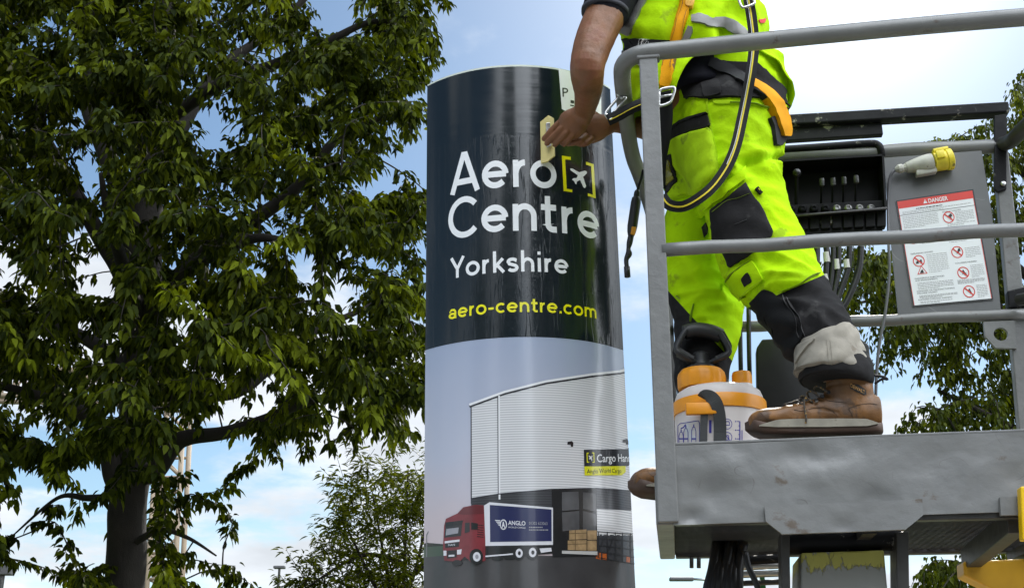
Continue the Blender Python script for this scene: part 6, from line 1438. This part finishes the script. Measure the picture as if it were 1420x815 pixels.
limbs = [([tb, tb + Vector((0, 0, .9)), A(172, 815), A(176, 720), A(184, 640), A(190, 560), A(194, 480), A(192, 400)], 0.185, 0.135),
 ([A(192, 410), A(196, 330), A(204, 250), A(214, 160), A(228, 60), A(236, -60), A(240, -220)], 0.216, 0.048),
 ([A(186, 650), A(212, 655, TY - .1), A(240, 618, TY - .25), A(262, 606, TY - .35), A(310, 600, TY - .5), A(360, 584, TY - .6), A(430, 556, TY - .7), A(520, 535, TY - .8)], 0.102, 0.024),
 ([A(176, 690), A(158, 660, TY - .1), A(146, 615, TY - .2), A(110, 570, TY - .4), A(40, 545, TY - .6), A(-60, 520, TY - .8)], 0.108, 0.024),
 ([A(190, 470), A(225, 420, TY - .2), A(262, 372, TY - .4), A(330, 320, TY - .6), A(410, 262, TY - .8), A(470, 190, TY - .9), A(540, 160, TY - 1)], 0.120, 0.022),
 ([A(192, 430), A(168, 372, TY - .1), A(140, 330, TY - .2), A(95, 250, TY - .4), A(40, 150, TY - .5), A(0, 60, TY - .6)], 0.120, 0.024),
 ([A(196, 340), A(150, 220, TY + .3), A(120, 140, TY + .4), A(125, 80, TY + .4), A(105, 0, TY + .4), A(90, -120, TY + .4)], 0.108, 0.024),
 ([A(205, 260), A(250, 180, TY + .3), A(300, 100, TY + .6), A(380, 40, TY + .9), A(460, -40, TY + 1)], 0.096, 0.024),
 ([A(215, 180), A(300, 120, TY - .5), A(380, 90, TY - .9), A(450, 60, TY - 1.1), A(520, 30, TY - 1.2), A(590, 45, TY - 1.2)], 0.072, 0.014),
 ([A(190, 540), A(240, 545, TY + .3), A(300, 548, TY + .5), A(345, 535, TY + .6), A(420, 470, TY + .8), A(500, 430, TY + .9), A(570, 400, TY + .9)], 0.084, 0.017),
 ([A(190, 520), A(120, 470, TY + .4), A(40, 440, TY + .8), A(-80, 420, TY + 1.2)], 0.084, 0.024),
 ([A(190, 450), A(180, 400, TY - .6), A(165, 350, TY - 1.2), A(150, 300, TY - 1.7), A(140, 240, TY - 2.0)], 0.084, 0.018),
 ([A(192, 440), A(240, 390, TY - .7), A(300, 350, TY - 1.3), A(360, 330, TY - 1.8), A(420, 340, TY - 2)], 0.084, 0.018),
 ([A(176, 760), A(220, 735, TY - .3), A(260, 745, TY - .5), A(300, 770, TY - .6)], 0.036, 0.007),
 ([A(158, 690), A(120, 690, TY + .2), A(80, 690, TY + .3), A(20, 740, TY + .4)], 0.042, 0.007)]
LEAF = leaf_material('cherry_leaf', (0.009, 0.016, 0.0005), (0.125, 0.155, 0.004), .30, .7)
t1, n1_ = grow('cherry_tree', 'large dark green leafy tree with drooping leaves filling the space left of the sign', limbs, cl, None, LEAF,   .008, 50, .23, seed=3, base=Vector((tb.x, tb.y, 0)), ln=.086, wd=.040, droop_twig=.30, hang=.48, twist=.9)
# ---- small willow-like tree beside the sign
WY = 12.0
wp = [(395, 1100), (400, 812), (420, 790), (395, 772), (440, 748), (470, 700), (462, 668), (500, 640), (545, 652), (600, 626), (660, 640), (700, 700), (720, 1100)]
clw = sample_mask(760, wp, [[(395, 730), (450, 690), (440, 760)], [(455, 640), (500, 640), (480, 690)]], (WY - .9, WY + .9), 8, .2)
wb = at(560, 1000, WY); wb.z = 0
wl_ = [([wb, at(560, 1000, WY), at(556, 900, WY), at(548, 800, WY)], .09, .04)] + [([at(556, 900 - 20 * k, WY), at(556 + sx * .4, 830 - 10 * k, WY + dy * .5), at(556 + sx, yy, WY + dy)], .03, .006) for k, (sx, yy, dy) in enumerate(((-120, 790, .4), (-80, 720, -.5), (-40, 680, .3), (10, 650, -.2), (50, 650, .5), (90, 690, -.4), (-140, 820, -.3)))]
WLEAF = leaf_material('willow_leaf', (0.040, 0.056, 0.002), (0.17, 0.19, 0.012), .38)
grow('willow_tree', 'small airy tree with narrow leaves rising between the big tree and the sign', wl_, clw, None, WLEAF, .005, 44, .30, seed=4, base=Vector((wb.x, wb.y, 0)), ln=.085, wd=.022, droop_twig=-.25, hang=.15)
# ---- slender tree behind the sign, only its top twigs show
SYt = 11.0
sp_ = [(600, 140), (640, 96), (660, 88), (684, 82), (712, 78), (722, 90), (760, 110), (800, 150), (780, 700), (640, 700)]
cs = sample_mask(110, sp_, [], (SYt - .5, SYt + .5), 12)
sb_ = at(712, 1000, SYt); sb_.z = 0
grow('slender_tree', 'thin tree behind the sign with only its topmost twigs showing above it', [([sb_, at(712, 900, SYt), at(706, 500, SYt), at(700, 240, SYt), at(694, 100, SYt)], .08, .012)], cs, None, WLEAF, .005, 20, .16, seed=6, base=Vector((sb_.x, sb_.y, 0)), ln=.06, wd=.03, droop_twig=.2, hang=.4)
# ---- weeping tree at the right, behind the platform
RY = 11.5
rp = [(1160, 352), (1196, 338), (1232, 330), (1262, 300), (1300, 226), (1262, 200), (1330, 186), (1352, 176), (1400, 118), (1470, 60), (1700, 40), (1800, 500), (1700, 1000), (1380, 1000), (1268, 830), (1288, 772), (1360, 760), (1240, 604), (1256, 560), (1300, 520), (1286, 480), (1224, 500), (1210, 470), (1182, 480), (1170, 440)]
rh = [[(1236, 468), (1290, 490), (1300, 560), (1252, 570), (1230, 520)], [(1268, 212), (1330, 200), (1340, 240), (1290, 300), (1270, 280)], [(1184, 400), (1205, 404), (1214, 440), (1190, 450)], [(1350, 600), (1420, 600), (1400, 760), (1300, 760)], [(1398, 250), (1420, 240), (1422, 300), (1405, 310)], [(1330, 500), (1356, 505), (1350, 545), (1330, 540)]]
cr = sample_mask(1500, rp, rh, (RY - 1.5, RY + 1.6), 21, .16)
rb_ = at(1480, 1000, RY); rb_.z = 0
rl = [([rb_, at(1480, 1000, RY), at(1470, 800, RY), at(1462, 600, RY), at(1455, 400, RY), at(1460, 200, RY), at(1470, 0, RY)], .2, .05)] + [([at(1462, y0, RY), at(x1, y1, RY + dy * .5), at(x2, y2, RY + dy)], .06, .012) for y0, x1, y1, x2, y2, dy in ((560, 1390, 470, 1290, 440, .6), (620, 1400, 590, 1300, 540, -.6), (420, 1350, 330, 1230, 360, .5), (300, 1400, 220, 1330, 200, -.5), (480, 1330, 400, 1190, 420, -.4), (720, 1400, 740, 1320, 790, .3), (350, 1520, 300, 1600, 280, .2))]
RLEAF = leaf_material('birch_leaf', (0.020, 0.032, 0.001), (0.12, 0.14, 0.008), .34)
grow('weeping_birch_tree', 'tree with hanging sprays of small leaves behind the danger sign and the platform', rl, cr, None, RLEAF, .006, 64, .34, seed=9, base=Vector((rb_.x, rb_.y, 0)), ln=.058, wd=.034, droop_twig=.85, hang=.55)

# ------------------------------------------------------------------ far things: gantry, street lamps, poles
GY = 26.0
gan = thing('lattice_gantry', Vector((at(238, 900, GY).x, GY, 0)), 'rusty pale lattice gantry with a mast and crossbeam half hidden behind the big tree', 'gantry')
GM = mat('gantry_rust', (0.23, 0.175, 0.12), .7, var=.25, vscale=3)
def lattice(name, p0, p1, w0, w1, n, dep, axis):
    bm = bmesh.new(); d = p1 - p0; u = d.normalized(); s = u.cross(Vector((0, 1, 0))).normalized(); dy = Vector((0, dep, 0)); r = .035
    for a in (-1, 1):
        for b in (0, 1): tube(bm, [p0 + s * a * w0 / 2 + dy * b, p1 + s * a * w1 / 2 + dy * b], r * 1.7, 6)
    for i in range(n):
        f0, f1 = i / n, (i + 1) / n; W0, W1 = w0 + (w1 - w0) * f0, w0 + (w1 - w0) * f1; k = 1 if i % 2 else -1
        for b in (0, 1):
            tube(bm, [p0 + d * f0 + s * k * W0 / 2 + dy * b, p0 + d * f1 - s * k * W1 / 2 + dy * b], r, 5); tube(bm, [p0 + d * f0 - s * W0 / 2 + dy * b, p0 + d * f0 + s * W0 / 2 + dy * b], r, 5)
        tube(bm, [p0 + d * f0 + s * W0 / 2, p0 + d * f0 + s * W0 / 2 + dy], r, 5)
    return obj(name, bm, GM, gan, True)
m0 = at(226, 1000, GY); m0.z = 0; m1 = at(238, 552, GY); m0.x = at(224, 900, GY).x
lattice('mast', m0, m1 + Vector((0, 0, .4)), .62, .55, 16, .6, 0)
lattice('crossbeam', at(-260, 524, GY), m1 + (at(238, 534, GY) - at(238, 552, GY)), .62, .62, 16, .6, 1)
def lamp_post(name, label, px, py, Y, arm_px, head, pole_r=.06):
    top = at(px, py, Y); t = thing(name, Vector((top.x, Y, 0)), label, 'street lamp')
    bm = bmesh.new(); tube(bm, [Vector((top.x, Y, 0)), top], [pole_r * 1.4, pole_r], 10); o = obj('pole', bm, DARKSTEEL, t, True); o.data.set_sharp_from_angle(angle=R(40))
    bm = bmesh.new()
    if head == 'flood': wbox(bm, top.x - .22, top.x + .22, Y - .12, Y + .12, top.z, top.z + .22, .02); 
    elif head == 'arm':
        tube(bm, [top, Vector((top.x + arm_px, Y, top.z + .05))], .03, 8); obj('arm', bm, STEEL, t, True); bm = bmesh.new(); wbox(bm, top.x + arm_px - .55, top.x + arm_px + .05, Y - .12, Y + .12, top.z + .0, top.z + .09, .03)
    else: wbox(bm, top.x - .16, top.x + .16, Y - .1, Y + .1, top.z, top.z + .08, .02)
    obj('lamp_head', bm, mat('lamp_grey', (.06, .06, .062), .5), t)
lamp_post('street_lamp', 'floodlight post with a boxy head at the bottom left corner below the big tree', 3, 797, 26, 0, 'flood')
lamp_post('street_lamp', 'street lamp with a flat head on a long arm below the platform', 1010, 805, 30, -.9, 'arm')
lamp_post('street_lamp', 'thin distant lamp pole between the big tree and the airy small tree', 387.5, 788, 34, 0, 'small', .035)

# ------------------------------------------------------------------ across the road behind the viewer: what the sign's gloss reflects
def office():
    t = thing('office_building', Vector((9.5, -15, 0)), 'dark clad office building across the road from the sign', 'building')
    bm = bmesh.new(); wbox(bm, 5.2, 24, -24, -13, 0, 13); obj('wall', bm, mat('dark_cladding', (.045, .047, .05), .6, var=.15, vscale=.6), t)
    bm = bmesh.new(); wbox(bm, 5.0, 24.2, -24.2, -12.8, 13.0, 13.4); obj('roof', bm, mat('roof_grey', (.12, .12, .12), .7), t)
    for i in range(5):
        for j in range(3):
            x = 6.6 + i * 3.4; z = 2.0 + j * 3.7; bm = bmesh.new(); wbox(bm, x - .1, x + 2.1, -12.99, -12.90, z - .1, z + 1.9); f = obj('window', bm, mat('frame_grey', (.1, .1, .1), .5), t)
            bm = bmesh.new(); wbox(bm, x, x + 2.0, -12.93, -12.87, z, z + 1.8); obj('pane', bm, mat('window_glass', (.02, .022, .025), .05), f)
office()
def copy_tree(o, loc, label, rz, sc):
    c = o.copy(); COL.objects.link(c); c.location = loc; c.rotation_euler = (0, 0, rz); c.scale = (sc, sc, sc); c['label'] = label
    for ch in o.children: d = ch.copy(); COL.objects.link(d); d.parent = c
    return c
copy_tree(t1, (-9.5, -10.5, 0), 'leafy tree across the road, the nearer of the two there', 2.1, 1.0)
copy_tree(t1, (-16.0, -14, 0), 'leafy tree across the road, the farther of the two there', 4.0, 1.15)
